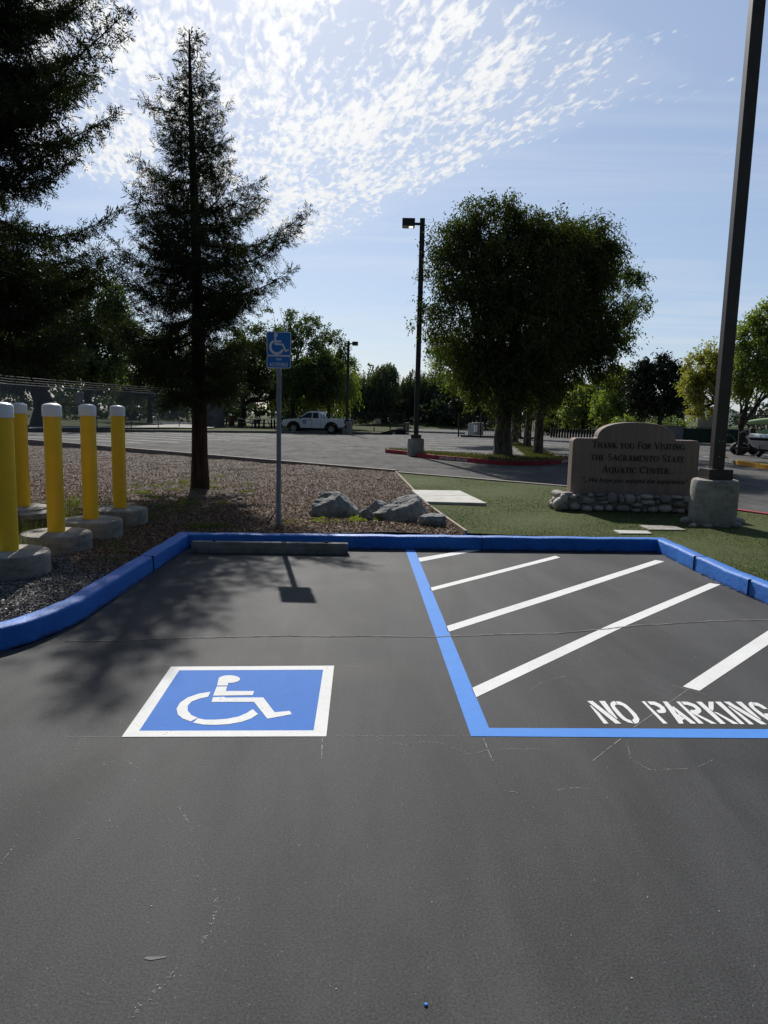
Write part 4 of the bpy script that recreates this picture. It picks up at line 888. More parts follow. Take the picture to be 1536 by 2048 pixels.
# ------------------------------------------------------------ chips, gravel, weeds, turf blades
def inpoly_np(X, Y, poly):
    c = np.zeros(len(X), bool); j = len(poly)-1
    for i in range(len(poly)):
        xi, yi = poly[i][0], poly[i][1]; xj, yj = poly[j][0], poly[j][1]
        if yi != yj:
            t = ((yi > Y) != (yj > Y)) & (X < (xj-xi)*(Y-yi)/(yj-yi)+xi); c ^= t
        j = i
    return c
def scatter(poly, n, ylo, yhi, dens_pow=1.0, view=True):
    """points denser close to the viewer, only where the lens could see with a wide margin"""
    out_ = []
    tot = 0
    while tot < n:
        y = ylo*(yhi/ylo)**rng.random(n); x = (rng.random(n)*1.9-.95)*(y*.62+1.0)
        k = inpoly_np(x, y, poly); out_.append(np.stack([x[k], y[k]], 1)); tot += k.sum()
    return np.concatenate(out_)[:n]
def bedz_np(X, Y): return np.array([bedz(a, b) for a, b in zip(X, Y)])
def chips(name, pts, ln, wd, mat, tilt=.45, up=.006):
    n = len(pts); a = rng.random(n)*6.283; D = norm(np.stack([np.cos(a), np.sin(a), rng.normal(0, tilt, n)], 1)); U = norm(np.stack([rng.normal(0, tilt, n), rng.normal(0, tilt, n), np.ones(n)], 1)); S = norm(np.cross(D, U))
    C = np.stack([pts[:, 0], pts[:, 1], bedz_np(pts[:, 0], pts[:, 1])+up+rng.random(n)*up*2.5], 1)
    l = ln*rng.uniform(.5, 1.5, n); w_ = wd*rng.uniform(.5, 1.5, n)
    C = C[:, None, :] + np.stack([-D*l[:, None]/2-S*w_[:, None]/2, D*l[:, None]/2-S*w_[:, None]*.35, D*l[:, None]*.45+S*w_[:, None]/2, -D*l[:, None]/2+S*w_[:, None]*.4], 1)
    return npmesh(name, C.reshape(-1, 3), np.arange(n*4).reshape(-1, 4), mat)
pts = scatter(bed, 170000, 4.2, 31)
gr = (pts[:, 0] < -1.9) & (pts[:, 1] < 7.0 + .5*np.sin(pts[:, 0]*3))
tag(chips('bark_mulch', pts[~gr], .034, .011, 'chipa'), kind='stuff')
gp = scatter([(-9, 3.75), (-4.25, 4.09), (-3.08, 4.30), (-2.72, 4.45), (-2.56, 4.63), (-2.46, 4.84), (-2.40, 5.2), (-2.41, 7.3), (-9, 7.3)], 60000, 3.8, 7.4)
tag(chips('gravel', gp, .018, .011, 'chipg', .5, .004), kind='stuff')
def tuft(name, centers, nb, h, spread, mat, zf=bedz, wd=.005, kind='stuff', lean=.6, parent=None):
    Cs = []; 
    for (x, y, s_) in centers:
        n = int(nb*s_); a = rng.random(n)*6.283; r = spread*s_*np.sqrt(rng.random(n))
        bx_ = x+r*np.cos(a); by_ = y+r*np.sin(a); z0 = zf(x, y)
        hh = h*s_*rng.uniform(.4, 1.1, n); D = norm(np.stack([rng.normal(0, lean, n), rng.normal(0, lean, n), np.ones(n)], 1)); S = side_of(D)
        B = np.stack([bx_, by_, np.full(n, z0-.005)], 1); wv = (wd*rng.uniform(.6, 1.4, n))[:, None]
        T = B + D*hh[:, None]; Mi = B + D*hh[:, None]*.55
        V = np.stack([B-S*wv*.4, Mi-S*wv*.5, T, Mi+S*wv*.5], 1); Cs.append(V.reshape(-1, 3))
    V = np.concatenate(Cs); o = npmesh(name, V, np.arange(len(V)).reshape(-1, 4), mat, parent)
    if kind: o['kind'] = kind
    return o
def gpts(lst, z=.12): return [(G(a, b, z).x, G(a, b, z).y, s_) for a, b, s_ in lst]
rr = random.Random(9)
wl = []
for i in range(70):   # weeds round the trunk and between the bollards
    k = rr.random()
    if k < .35: a, b = rr.uniform(270, 400), rr.uniform(962, 1000)
    elif k < .6: a, b = rr.uniform(255, 460), rr.uniform(1000, 1052)
    elif k < .8: a, b = rr.uniform(120, 260), rr.uniform(1000, 1090)
    else: a, b = rr.uniform(420, 500), rr.uniform(950, 985)
    wl.append((a, b, rr.uniform(.4, 1.1)))
for i in range(16): wl.append((rr.uniform(200, 262), rr.uniform(1085, 1118), rr.uniform(.35, .7)))
for i in range(18): wl.append((rr.uniform(385, 445), rr.uniform(1046, 1051), rr.uniform(.4, .8)))
for i in range(14): wl.append((rr.uniform(560, 680), rr.uniform(1035, 1052), rr.uniform(.3, .6)))
tuft('weeds', gpts(wl), 130, .085, .17, 'weed', wd=.006)
tw = [(45, 1105, 1.0), (60, 1085, 1.1), (140, 1030, 1.2), (150, 1010, 1.0), (52, 1060, .9), (215, 1010, .8), (225, 1035, .6)]
tuft('tall_weeds', gpts(tw), 90, .30, .14, 'weed', wd=.007, lean=.35)
sed = [(rr.uniform(628, 860), rr.uniform(1032, 1046), rr.uniform(.5, 1.0)) for _ in range(46)] + [(830+rr.uniform(-14, 14), 1037, 1.2) for _ in range(5)] + [(870, 1052, .6), (885, 1055, .5), (850, 1052, .5)]
tuft('yellow_green_groundcover', gpts(sed), 260, .06, .075, 'sedum', wd=.010, lean=.9)
tuft('weeds', gpts([(rr.uniform(100, 780), rr.uniform(900, 945), rr.uniform(.3, .6)) for _ in range(22)]), 60, .10, .12, 'weed')
# leaf litter and blades on the turf
tp = scatter(turf, 90000, 6.5, 20)
n = len(tp); D = norm(np.stack([rng.normal(0, .6, n), rng.normal(0, .6, n), np.ones(n)], 1)); S = side_of(D); h_ = (.014*rng.uniform(.6, 1.3, n))[:, None]; wv = np.full((n, 1), .003)
B = np.stack([tp[:, 0], tp[:, 1], np.full(n, .132)], 1)
MAT['turf_blade'] = leafmat('turf_blades', (0.03, 0.046, 0.014), (0.13, 0.16, 0.055), .25, .03)
o = npmesh('turf_blades', np.stack([B-S*wv, B+D*h_-S*wv*.3, B+D*h_+S*wv*.3, B+S*wv], 1).reshape(-1, 3), np.arange(n*4).reshape(-1, 4), 'turf_blade'); o['kind'] = 'stuff'
# grass on the island and the verge
mb_ = [(p[0], p[1]) for p in ip2]
q = scatter(mb_, 9000, 22, 45); n = len(q); D = norm(np.stack([rng.normal(0, .5, n), rng.normal(0, .5, n), np.ones(n)], 1)); S = side_of(D); h_ = (.09*rng.uniform(.4, 1.3, n))[:, None]; B = np.stack([q[:, 0], q[:, 1], np.full(n, .13)], 1); wv = np.full((n, 1), .012)
MAT['island_blade'] = leafmat('island_blades', (0.05, 0.055, 0.02), (0.11, 0.11, 0.045), .3, .02)
o = npmesh('island_grass_blades', np.stack([B-S*wv, B+D*h_-S*wv*.3, B+D*h_+S*wv*.3, B+S*wv], 1).reshape(-1, 3), np.arange(n*4).reshape(-1, 4), 'island_blade'); o['kind'] = 'stuff'

# ------------------------------------------------------------ trees
def limb_pts(a, b, wob, n=5, sag=0.0):
    a = np.array(a, float); b = np.array(b, float); pts_ = []
    for i in range(n+1):
        t = i/n; p = a*(1-t)+b*t + rng.normal(0, wob, 3)*math.sin(math.pi*t); p[2] += sag*math.sin(math.pi*t); pts_.append(p)
    return pts_
def crown_leaves(blobs, nleaf, ll, lw, per=22, csz=.28, droop=.3, hollow=.45, spray=None, edge=.12, clump=None):
    """leaf clusters through the blobs' volume; blobs (x,y,z,rx,ry,rz,weight)"""
    B = np.array([b[:6] for b in blobs]); Wt = np.array([(b[3]*b[5]*(b[6] if len(b) > 6 else 1)) for b in blobs]); Wt = Wt/Wt.sum()
    nc = max(1, nleaf//per); bi = rng.choice(len(B), nc, p=Wt); d = randdir(nc)
    rad_ = (hollow + (1-hollow)*rng.random(nc)**.6)*(1 + rng.normal(0, edge, nc))
    C = B[bi, :3] + d*rad_[:, None]*B[bi, 3:6]
    if clump:
        ns_, rs_ = clump; bs = rng.choice(len(B), ns_, p=Wt); ds = randdir(ns_); cc_ = B[bs, :3]+ds*B[bs, 3:6]*(.45+.5*rng.random((ns_, 1))**.5)
        ci = rng.integers(0, ns_, nc); dd_ = randdir(nc); rr_ = rs_*rng.uniform(.6, 1.25, ns_)[ci]
        C = cc_[ci]+dd_*(rr_*(.45+.55*rng.random(nc)))[:, None]*np.array([1.1, 1.1, .85]); d = norm(dd_+ds[ci]*.6)
    outd = norm(d*B[bi, 3:6] + np.array([0, 0, -droop])*B[bi, 5:6])
    Cl = np.repeat(C, per, 0); O = np.repeat(outd, per, 0); n_ = len(Cl)
    size = np.repeat(rng.uniform(.6, 1.4, nc), per)[:, None]
    t = rng.random((n_, 1))*2-1
    pos = Cl + O*t*csz*size*1.2 + np.clip(rng.normal(0, 1, (n_, 3)), -1.7, 1.7)*csz*.40*size
    D = norm(O*.7 + rng.normal(0, .7, (n_, 3)) + np.array([0, 0, -droop*1.2]))
    S = side_of(D); l = ll*rng.uniform(.6, 1.4, n_); w_ = lw*rng.uniform(.6, 1.4, n_)
    return diamonds(pos, D, S, l, w_)
def px_blobs(Y, lst, base):
    o_ = []
    for b in lst:
        yy = Y + (b[5] if len(b) > 5 else 0); p = P(b[0], b[1], yy); rx = b[2]/F*yy; rz = b[3]/F*yy
        o_.append((p.x-base[0], p.y-base[1], p.z-base[2], rx, (rx+rz)/2*.9, rz, b[4] if len(b) > 4 else 1))
    return o_
def tree(name, label, bpx, Y, blobs, nleaf, ll, lw, mat, tr, bark_='bark_grey', z0=.1, group=None, per=22, csz=.28, droop=.3, hollow=.45, forks=None, trunk_h=None, edge=.12, strands=False, lean=(0, 0), cat='tree', clump='auto'):
    zb_ = z0; p = P(bpx, HZ(bpx)+(CAMH-z0)*F/Y, Y); base = (p.x, Y, z0)
    t = empty(name, base, label, cat, group)
    bb = px_blobs(Y, blobs, base)
    lowest = min(b[2]-b[5]*.6 for b in bb); th = trunk_h if trunk_h else max(.8, lowest+.5)
    mb = MB(); top_ = np.array([lean[0], lean[1], th])
    pts_ = limb_pts((0, 0, -.3), top_, tr*.16, 6); rs_ = [tr*1.45, tr*1.1, tr, tr*.92, tr*.86, tr*.8, tr*.74]
    mb.tube(pts_, rs_, 10); mb.build('trunk', bark_, t, smooth=60)
    for i, b in enumerate(sorted(bb, key=lambda q_: -q_[3])[:forks or 7]):
        tgt = np.array(b[:3]) + rng.normal(0, .12, 3)*b[3]
        LB = MB(); LP = limb_pts(pts_[-1 if i < 4 else -2], tgt, tr*.8, 6); LB.tube(LP, [tr*.62*(1-k/8.5) for k in range(7)], 7)
        for k in range(7):
            s_ = LP[rng.integers(2, 6)]; e_ = np.array(b[:3])+randdir(1)[0]*np.array(b[3:6])*.85
            LB.tube(limb_pts(s_, e_, tr*.5, 4), [tr*.22, tr*.17, tr*.12, tr*.07, tr*.03], 5)
        LB.build('limb', bark_, t, smooth=60)
    if strands:
        V, Fq = strand_leaves(bb, nleaf, ll, lw)
    else:
        if clump == 'auto':
            vol = sum(b[3]*b[5] for b in bb); rs0 = .16*math.sqrt(max(b[3]*b[5] for b in bb))+.12; clump = (max(14, int(1.9*vol/rs0**2)), rs0)
        V, Fq = crown_leaves(bb, nleaf, ll, lw, per, csz, droop, hollow, edge=edge, clump=clump)
    npmesh('crown', V, Fq, mat, t)
    return t
def strand_leaves(blobs, nleaf, ll, lw):
    B = np.array([b[:6] for b in blobs]); Wt = np.array([b[3]*b[5] for b in blobs]); Wt /= Wt.sum(); per = 26
    nc = nleaf//per; bi = rng.choice(len(B), nc, p=Wt); d = randdir(nc); d[:, 2] = d[:, 2]*.8+.15
    C = B[bi, :3]+d*B[bi, 3:6]*(.55+.5*rng.random((nc, 1))**.7)
    Ln = B[bi, 5]*rng.uniform(.3, .9, nc)
    t = np.tile(np.linspace(0, 1, per), nc); Cl = np.repeat(C, per, 0); Lr = np.repeat(Ln, per)
    sw = np.repeat(rng.normal(0, .18, (nc, 2)), per, 0)
    pos = Cl.copy(); pos[:, 2] -= t*Lr; pos[:, :2] += sw*t[:, None]*Lr[:, None] + rng.normal(0, .10, (len(pos), 2))
    D = norm(rng.normal(0, .35, (len(pos), 3))+np.array([0, 0, -1.0])); S = side_of(D)
    return diamonds(pos, D, S, ll*rng.uniform(.6, 1.4, len(pos)), lw*rng.uniform(.6, 1.4, len(pos)))

def redwood(label, base, ht, tr, nbr, Rfun, zlow, ntw, nneedle, top_thin=True, seed=1, nl=.055, nw=.014, trim=.2):
    t = empty('redwood_tree', base, label, 'tree')
    r_ = np.random.default_rng(seed)
    mb = MB(); pts_ = []; rs_ = []
    for i in range(15):
        f = i/14; pts_.append((.05*math.sin(f*5)*f, .03*math.sin(f*7), ht*f-(.3 if i == 0 else 0))); rs_.append(tr*(1.25 if i == 0 else 1.0)*(1-f)**.85+.012)
    mb.tube(pts_, rs_, 14); mb.build('trunk', 'bark_red', t, smooth=60)
    LB = MB(); Cs, Ds, Ln = [], [], []
    for i in range(nbr):
        f = (i+.5)/nbr; z = zlow + (ht*0.985-zlow)*f**.92; az = i*2.39996 + r_.normal(0, .25)
        R_ = max(.10, Rfun(z, az)*r_.uniform(.60, 1.18)-trim)
        if r_.random() < .08: continue
        hfrac = (z-zlow)/(ht-zlow); rise = lerp(-.10, .62, hfrac**1.2)+r_.normal(0, .08)
        ca, sa = math.cos(az), math.sin(az); K = 7; bp = []
        for k in range(K+1):
            s_ = k/K; rr_ = R_*s_; zz_ = z + R_*(rise*s_ + (.12*s_**3 if hfrac < .7 else 0) - .18*math.sin(math.pi*s_)*(1-hfrac))
            wob = R_*.03*math.sin(s_*6+i); bp.append(np.array([rr_*ca-wob*sa, rr_*sa+wob*ca, zz_]))
        br = .007+.011*R_
        LB.tube(bp, [br*(1-.85*k/K) for k in range(K+1)], 5)
        bp = np.array(bp)
        nt_ = max(4, int(ntw*R_*(1.0 if z < ht*.55 else 1.0-.45*(z/ht-.55)/.45)))
        for j in range(nt_):
            s_ = .12+.88*(j+r_.random())/nt_; k = min(K-1, int(s_*K)); fr = s_*K-k; o_ = bp[k]*(1-fr)+bp[k+1]*fr
            fd = bp[min(K, k+1)]-bp[k]; fd = fd/np.linalg.norm(fd); sd_ = np.array([-sa, ca, 0])*(1 if j % 2 else -1)
            tl = min(.62, (.12+.26*R_*(1-s_)+.07))*r_.uniform(.6, 1.25)
            td = fd*.75+sd_*r_.uniform(.4, 1.0)+np.array([0, 0, r_.normal(-.16, .22)]); td /= np.linalg.norm(td)
            if s_ > .93: td = fd+r_.normal(0, .2, 3); td /= np.linalg.norm(td)
            # small side sprays on each twig, with needles in two ranks, drooping
            ns = max(2, int(tl/.075))
            for q_ in range(ns):
                u_ = (q_+.5)/ns; so_ = o_+td*tl*u_+np.array([0, 0, -.12*tl*u_*u_]); dd = td*.8+r_.normal(0, .55, 3)+np.array([0, 0, -.22]); dd /= np.linalg.norm(dd)
                Cs.append(so_); Ds.append(dd); Ln.append(r_.uniform(.10, .24)*(1.0 if hfrac < .8 else .75))
    LB.build('limbs', 'bark_dark', t, smooth=60)
    C = np.array(Cs); Dd = np.array(Ds); Ls = np.array(Ln); n_ = len(C)
    # needles along each spray
    m_ = nneedle; U = np.tile((np.arange(m_)+.3)/m_, n_); Cr = np.repeat(C, m_, 0); Dr = np.repeat(Dd, m_, 0); Lr = np.repeat(Ls, m_)[:, None]
    Sx = np.repeat(side_of(Dd), m_, 0)*np.tile(np.where(np.arange(m_) % 2 == 0, 1, -1), n_)[:, None]
    nd = norm(Dr*.75+Sx*.8+rng.normal(0, .18, Cr.shape)); ll = nl*np.tile(1.0*np.sin(np.clip(U[:m_]*2.4+.5, 0, 3.0))+.2, n_)*rng.uniform(.8, 1.3, n_*m_)
    pos = Cr+Dr*Lr*U[:, None]+nd*ll[:, None]*.5
    V, Fq = diamonds(pos, nd, side_of(nd), ll, np.full(len(ll), nw))
    # the spray stem, thin
    V2, F2 = diamonds(C+Dd*Ls[:, None]*.5, Dd, side_of(Dd), Ls*1.05, np.full(n_, .007))
    npmesh('crown', np.concatenate([V, V2]), np.concatenate([Fq, F2+len(V)]), 'needle', t)
    print('redwood quads', len(Fq)+len(F2)); return t
YR = 13.9
rb = P(400, 966, YR); rb.z = .12
def prof_fn(tab, Y, bx_):
    """table of (image row, left reach, right reach) -> reach in metres by height"""
    Z = [P(bx_, r[0], Y).z for r in tab]; Ls = [r[1]/F*Y for r in tab]; Rs = [r[2]/F*Y for r in tab]
    def fn(z, az):
        zz_ = z; l = np.interp(zz_, Z[::-1], Ls[::-1]); r = np.interp(zz_, Z[::-1], Rs[::-1]); c_ = math.cos(az)
        side = r if c_ > 0 else l; mid = (l+r)/2*(1.22 if math.sin(az) < 0 else 1)
        return abs(c_)*side+(1-abs(c_))*mid
    return fn
ct = [(58, 4, 4), (90, 22, 18), (130, 36, 42), (200, 75, 75), (250, 98, 72), (300, 92, 90), (350, 118, 100), (400, 132, 130), (450, 140, 175), (480, 150, 200), (530, 165, 200), (580, 195, 190), (640, 175, 150), (690, 215, 140), (740, 200, 135), (775, 165, 120), (800, 110, 100)]
fn = prof_fn(ct, YR, 395)
ap = P(383, 58, YR)
ctree = redwood('young conical redwood standing alone in the mulch behind the kerb', (rb.x, YR, .12), ap.z-.12, .155, 140, lambda z, az: max(.12, fn(z+.12, az)), 1.9, 42, 10, trim=.24, seed=4, nl=.058, nw=.015)
ctree.rotation_euler = (0, math.atan2(ap.x-rb.x, ap.z), 0)
YL = 12.6
lt = [(-300, 120, 150), (-100, 200, 210), (0, 240, 245), (60, 250, 235), (120, 260, 300), (180, 260, 235), (240, 270, 310), (300, 270, 235), (350, 270, 235), (400, 280, 300), (450, 280, 270), (500, 270, 235), (560, 260, 225), (620, 250, 255), (660, 200, 230)]
fl = prof_fn(lt, YL, -30)
lb = P(-36, 1000, YL)
redwood('large dark redwood filling the upper left corner', (lb.x, YL, .1), 15.5, .36, 215, lambda z, az: max(.3, fl(z+.1, az)), 2.9, 38, 8, trim=-.12, seed=8, nl=.075, nw=.020)

# the big rounded tree on the island and the ones in the median behind it
YA = 28.0
tree('broadleaf_tree', 'big dense dark rounded tree on the island, with a thick flared trunk', 1003, YA,
     [(995, 470, 88, 68), (935, 545, 72, 72), (1050, 560, 100, 100), (960, 650, 92, 95), (1060, 670, 95, 95), (880, 540, 38, 34, 1.0), (862, 560, 26, 18), (866, 642, 30, 22), (880, 690, 34, 34), (1000, 775, 70, 62), (928, 735, 48, 52), (1062, 765, 62, 60), (1015, 430, 34, 26), (950, 446, 38, 30), (1100, 480, 50, 42), (905, 480, 42, 32), (1085, 500, 66, 60), (1120, 490, 60, 50), (1000, 560, 90, 80), (1010, 700, 90, 70)],
     120000, .13, .05, 'leaf_dark', .34, 'bark_grey', group='trees on the island and median', csz=.30, per=34, droop=.6, hollow=.35, forks=9, z0=.13, edge=.09, clump=(620, .62))
tree('broadleaf_tree', 'dark tree joining the right side of the big island crown, on a slimmer straight trunk', 1075, 29.6,
     [(1150, 560, 80, 88), (1185, 640, 66, 88), (1120, 700, 75, 75), (1140, 490, 55, 34), (1212, 690, 36, 44), (1195, 486, 50, 32), (1160, 500, 60, 50), (1215, 740, 30, 34), (1110, 775, 40, 48), (1200, 520, 40, 40)],
     72000, .13, .05, 'leaf_dark', .2, 'bark_grey', group='trees on the island and median', csz=.30, per=34, droop=.6, hollow=.35, z0=.13, edge=.09, clump=(420, .60))
tree('broadleaf_tree', 'loose light green tree showing past the right edge of the dark island crown', 1055, 36.5,
     [(1235, 560, 30, 55, .5), (1262, 590, 32, 45, .35), (1245, 660, 35, 45, .4), (1280, 625, 18, 40, .14), (1240, 515, 18, 24, .2), (1120, 640, 90, 90, .5), (1060, 720, 60, 70, .5)],
     20000, .16, .055, 'leaf_mid', .19, 'bark_grey', group='trees on the island and median', csz=.22, per=26, droop=.4, hollow=.4, z0=.13, trunk_h=3.0)
tree('broadleaf_tree', 'bright-edged green tree low behind the left side of the island crown', 1029, 43,
     [(905, 720, 40, 50), (925, 770, 45, 35), (960, 760, 50, 50), (1020, 760, 60, 50), (890, 690, 28, 32)],
     20000, .15, .06, 'leaf_bright', .22, 'bark_grey', group='trees on the island and median', csz=.3, droop=.3, z0=.13, trunk_h=2.0)
tree('broadleaf_tree', 'slim trunked tree far along the median between the big trunk and the fence', 1038, 56,
     [(1060, 790, 60, 34), (1090, 770, 40, 40)], 7000, .2, .08, 'leaf_mid', .18, 'bark_grey', group='trees on the island and median', csz=.3, z0=.1, trunk_h=2.2)

# trees left, behind the wire fence
LG = 'trees beyond the wire fence'
tree('oak_tree', 'spreading oak with a thick dark trunk at the far left behind the wire fence', 86, 56, [(40, 620, 100, 70), (-30, 690, 90, 90), (60, 715, 90, 62), (130, 690, 70, 64), (0, 570, 80, 50), (-90, 640, 80, 70), (30, 760, 60, 30)], 46000, .27, .13, 'leaf_mid', .75, 'bark_dark', csz=.5, group=LG, trunk_h=4.2)
tree('oak_tree', 'mid green oak between the large redwood and the young redwood, behind the wire fence', 178, 60, [(150, 640, 90, 70), (215, 690, 66, 66), (120, 725, 66, 56), (180, 590, 60, 40), (235, 650, 44, 50), (190, 755, 50, 30)], 38000, .27, .13, 'leaf_mid', .35, 'bark_dark', csz=.5, group=LG, trunk_h=3.5)
tree('oak_tree', 'dark low oak behind the young redwood trunk and the wire fence', 300, 78, [(280, 745, 66, 56), (340, 735, 66, 66), (225, 765, 60, 48), (400, 750, 66, 58), (320, 690, 60, 40), (445, 770, 40, 40)], 34000, .28, .12, 'leaf_dark', .3, 'bark_dark', csz=.55, group=LG, trunk_h=3.0)
tree('oak_tree', 'twin-stemmed dark oak leaning over the picnic benches', 486, 72, [(480, 740, 64, 60), (535, 730, 54, 66), (440, 760, 50, 46), (500, 690, 50, 40), (560, 765, 44, 46), (600, 780, 40, 34)], 36000, .26, .12, 'leaf_dark', .32, 'bark_dark', csz=.5, group=LG, trunk_h=2.6)
tree('feathery_tree', 'loose feathery green tree with open branches behind the accessible sign', 586, 66, [(590, 690, 55, 60, .8), (640, 700, 50, 48, .8), (560, 640, 38, 34, .5), (675, 720, 45, 30, .45), (605, 640, 42, 30, .5), (700, 712, 22, 22, .16), (640, 760, 50, 40), (665, 665, 22, 20, .25), (590, 765, 54, 46), (660, 750, 44, 44, .7)], 26000, .25, .11, 'leaf_mid', .22, 'bark_dark', csz=.42, per=30, hollow=.3, group=LG, trunk_h=3.4, edge=.22, forks=9)
tree('willow_tree', 'bright drooping willow right behind the white pickup cab', 657, 70, [(655, 750, 42, 56), (640, 780, 34, 46), (688, 765, 30, 52)], 26000, .24, .07, 'leaf_bright', .2, 'bark_dark', strands=True, group=LG, trunk_h=2.5)
BG = 'trees beyond the iron gate'
tree('willow_tree', 'tall grey-green willow just right of the pickup light pole', 770, 96, [(768, 768, 32, 44), (733, 785, 36, 44), (775, 745, 20, 20), (750, 800, 46, 34), (712, 800, 20, 34)], 30000, .34, .10, 'leaf_grey', .35, 'bark_dark', strands=True, group=BG, z0=.6, trunk_h=3)
tree('willow_tree', 'grey-green willow directly behind the island light pole', 845, 100, [(835, 785, 36, 44), (812, 795, 26, 42), (860, 790, 28, 50)], 24000, .34, .10, 'leaf_grey', .35, 'bark_dark', strands=True, group=BG, z0=.8, trunk_h=3)
tree('willow_tree', 'grey-green willow between the island light pole and the round dark tree', 893, 98, [(885, 785, 32, 50), (910, 795, 28, 42), (865, 795, 22, 40)], 24000, .34, .10, 'leaf_grey', .35, 'bark_dark', strands=True, group=BG, z0=.8, trunk_h=3)
tree('round_tree', 'small round-headed dark tree on a thin trunk behind the iron fence', 942, 88, [(942, 815, 44, 26), (925, 820, 26, 18), (965, 818, 26, 20)], 9000, .26, .11, 'leaf_mag', .16, 'bark_dark', group=BG, csz=.4, z0=.3, trunk_h=1.9)
tree('conifer_tree', 'faint distant conifer left of the big island trunk', 985, 140, [(985, 835, 14, 16), (983, 820, 7, 14), (996, 840, 14, 8)], 2600, .4, .15, 'leaf_far', .2, 'bark_dark', group=BG, csz=.4, z0=.0)
RG = 'trees along the right side of the far lot'
tree('broadleaf_tree', 'pale green tree far behind the median trunks, left of the monument sign', 1128, 92, [(1120, 808, 40, 38), (1150, 795, 36, 40), (1090, 820, 30, 30), (1135, 840, 44, 18)], 20000, .3, .13, 'leaf_mid', .25, 'bark_dark', group=RG, csz=.45, trunk_h=2.6)
tree('broadleaf_tree', 'bright green tree above the left shoulder of the monument sign', 1165, 84, [(1172, 805, 40, 34), (1200, 790, 36, 36), (1150, 830, 30, 22), (1225, 770, 34, 34), (1195, 830, 40, 24)], 24000, .3, .13, 'leaf_bright', .22, 'bark_dark', group=RG, csz=.45, trunk_h=2.6)
tree('broadleaf_tree', 'bright green tree directly above the sign arch, overlapping the dark magnolia', 1235, 76, [(1240, 790, 42, 44), (1218, 815, 36, 32), (1250, 760, 30, 26), (1255, 830, 36, 20)], 20000, .28, .12, 'leaf_bright', .22, 'bark_dark', group=RG, csz=.42, trunk_h=2.4)
tree('magnolia_tree', 'round almost black magnolia above the right of the sign arch', 1316, 58, [(1315, 780, 56, 50), (1312, 735, 34, 26), (1345, 760, 32, 34), (1285, 765, 34, 34), (1300, 815, 42, 24), (1352, 800, 28, 30)], 20000, .24, .11, 'leaf_mag', .24, 'bark_dark', group=RG, csz=.34, trunk_h=1.9, hollow=.3)
tree('broadleaf_tree', 'yellow-green tree just left of the near light pole', 1440, 46, [(1405, 730, 32, 40, .8), (1420, 780, 40, 36), (1385, 760, 24, 30, .5), (1398, 812, 28, 20, .7), (1440, 740, 30, 40)], 15000, .19, .085, 'leaf_yellow', .15, 'bark_dark', group=RG, csz=.3, hollow=.3, trunk_h=2.6, edge=.2)
tree('broadleaf_tree', 'large bright green multi-stemmed tree right of the near light pole', 1478, 36, [(1530, 690, 60, 60), (1500, 750, 52, 40), (1570, 740, 70, 60), (1540, 640, 44, 34), (1480, 770, 26, 28), (1600, 680, 60, 60)], 30000, .16, .075, 'leaf_bright', .14, 'bark_dark', group=RG, csz=.3, hollow=.3, trunk_h=1.3, forks=8)
for i, (a, b, Y, s_, lab) in enumerate(((1140, 850, 92, 1.0, 'dark low shrub far left of the sign, under the pale trees'), (1180, 850, 88, 1.2, 'dark low shrub right behind the sign shoulder'), (1262, 838, 70, 1.1, 'green shrub peeping over the sign arch'), (1340, 842, 64, 1.2, 'light green shrub under the dark magnolia'), (1095, 868, 70, .7, 'small round bush by the end of the low post fence'))):
    p = P(a, b, Y); t = empty('shrub', (p.x, Y, .1), lab, 'shrub', 'shrubs behind the sign')
    V, Fq = crown_leaves([(0, 0, .9*s_, 1.6*s_, 1.3*s_, 1.0*s_)], 2200, .22, .10, csz=.3, hollow=.2); npmesh('foliage', V, Fq, ['leaf_dark', 'leaf_dark', 'leaf_bright', 'leaf_bright', 'leaf_dark'][i], t)
    mb = MB()
    for k in range(5): mb.tube(limb_pts((0, 0, -.1), (random.uniform(-.8, .8)*s_, random.uniform(-.5, .5), 1.0*s_), .05, 3), [.05, .04, .03, .02], 5)
    mb.build('stems', 'bark_dark', t)
# distant wood closing the horizon, plus an added ring out of view
bl_ = []
for i in range(130):
    a = rad(-52+i*.80+random.uniform(-.4, .4)); d = random.uniform(150, 190); h_ = random.uniform(4.5, 8.0)*(1+.25*math.sin(i*.7))*(1.5 if math.degrees(a) < 2 else 1); 
    if abs(math.degrees(a)+26.2) < 1.0: h_ *= .5
    bl_.append((d*math.sin(a), d*math.cos(a), h_*.55, random.uniform(2, 4.5), 3, h_*.55))
for i in range(90):
    a = rad(random.uniform(-34, 9)); d = random.uniform(92, 112); h_ = random.uniform(2.2, 4.6)
    if abs(math.degrees(a)+26.2) < .8: continue
    bl_.append((d*math.sin(a), d*math.cos(a), h_*.5, random.uniform(1.5, 3), 1.5, h_*.5))
for i in range(70):  # unseen trees beside and behind the camera, added to darken the sky fill
    a = rad(62+i*3.4+random.uniform(-1, 1)); d = random.uniform(42, 62); h_ = random.uniform(7, 12)
    bl_.append((d*math.sin(a), d*math.cos(a), h_*.5, random.uniform(3, 5), 3.5, h_*.5))
V, Fq = crown_leaves(bl_, 140000, .7, .4, csz=.8, hollow=.2, droop=.1); o = npmesh('woods_and_unseen_shade_ring', V, Fq, 'leaf_far'); o['kind'] = 'stuff'

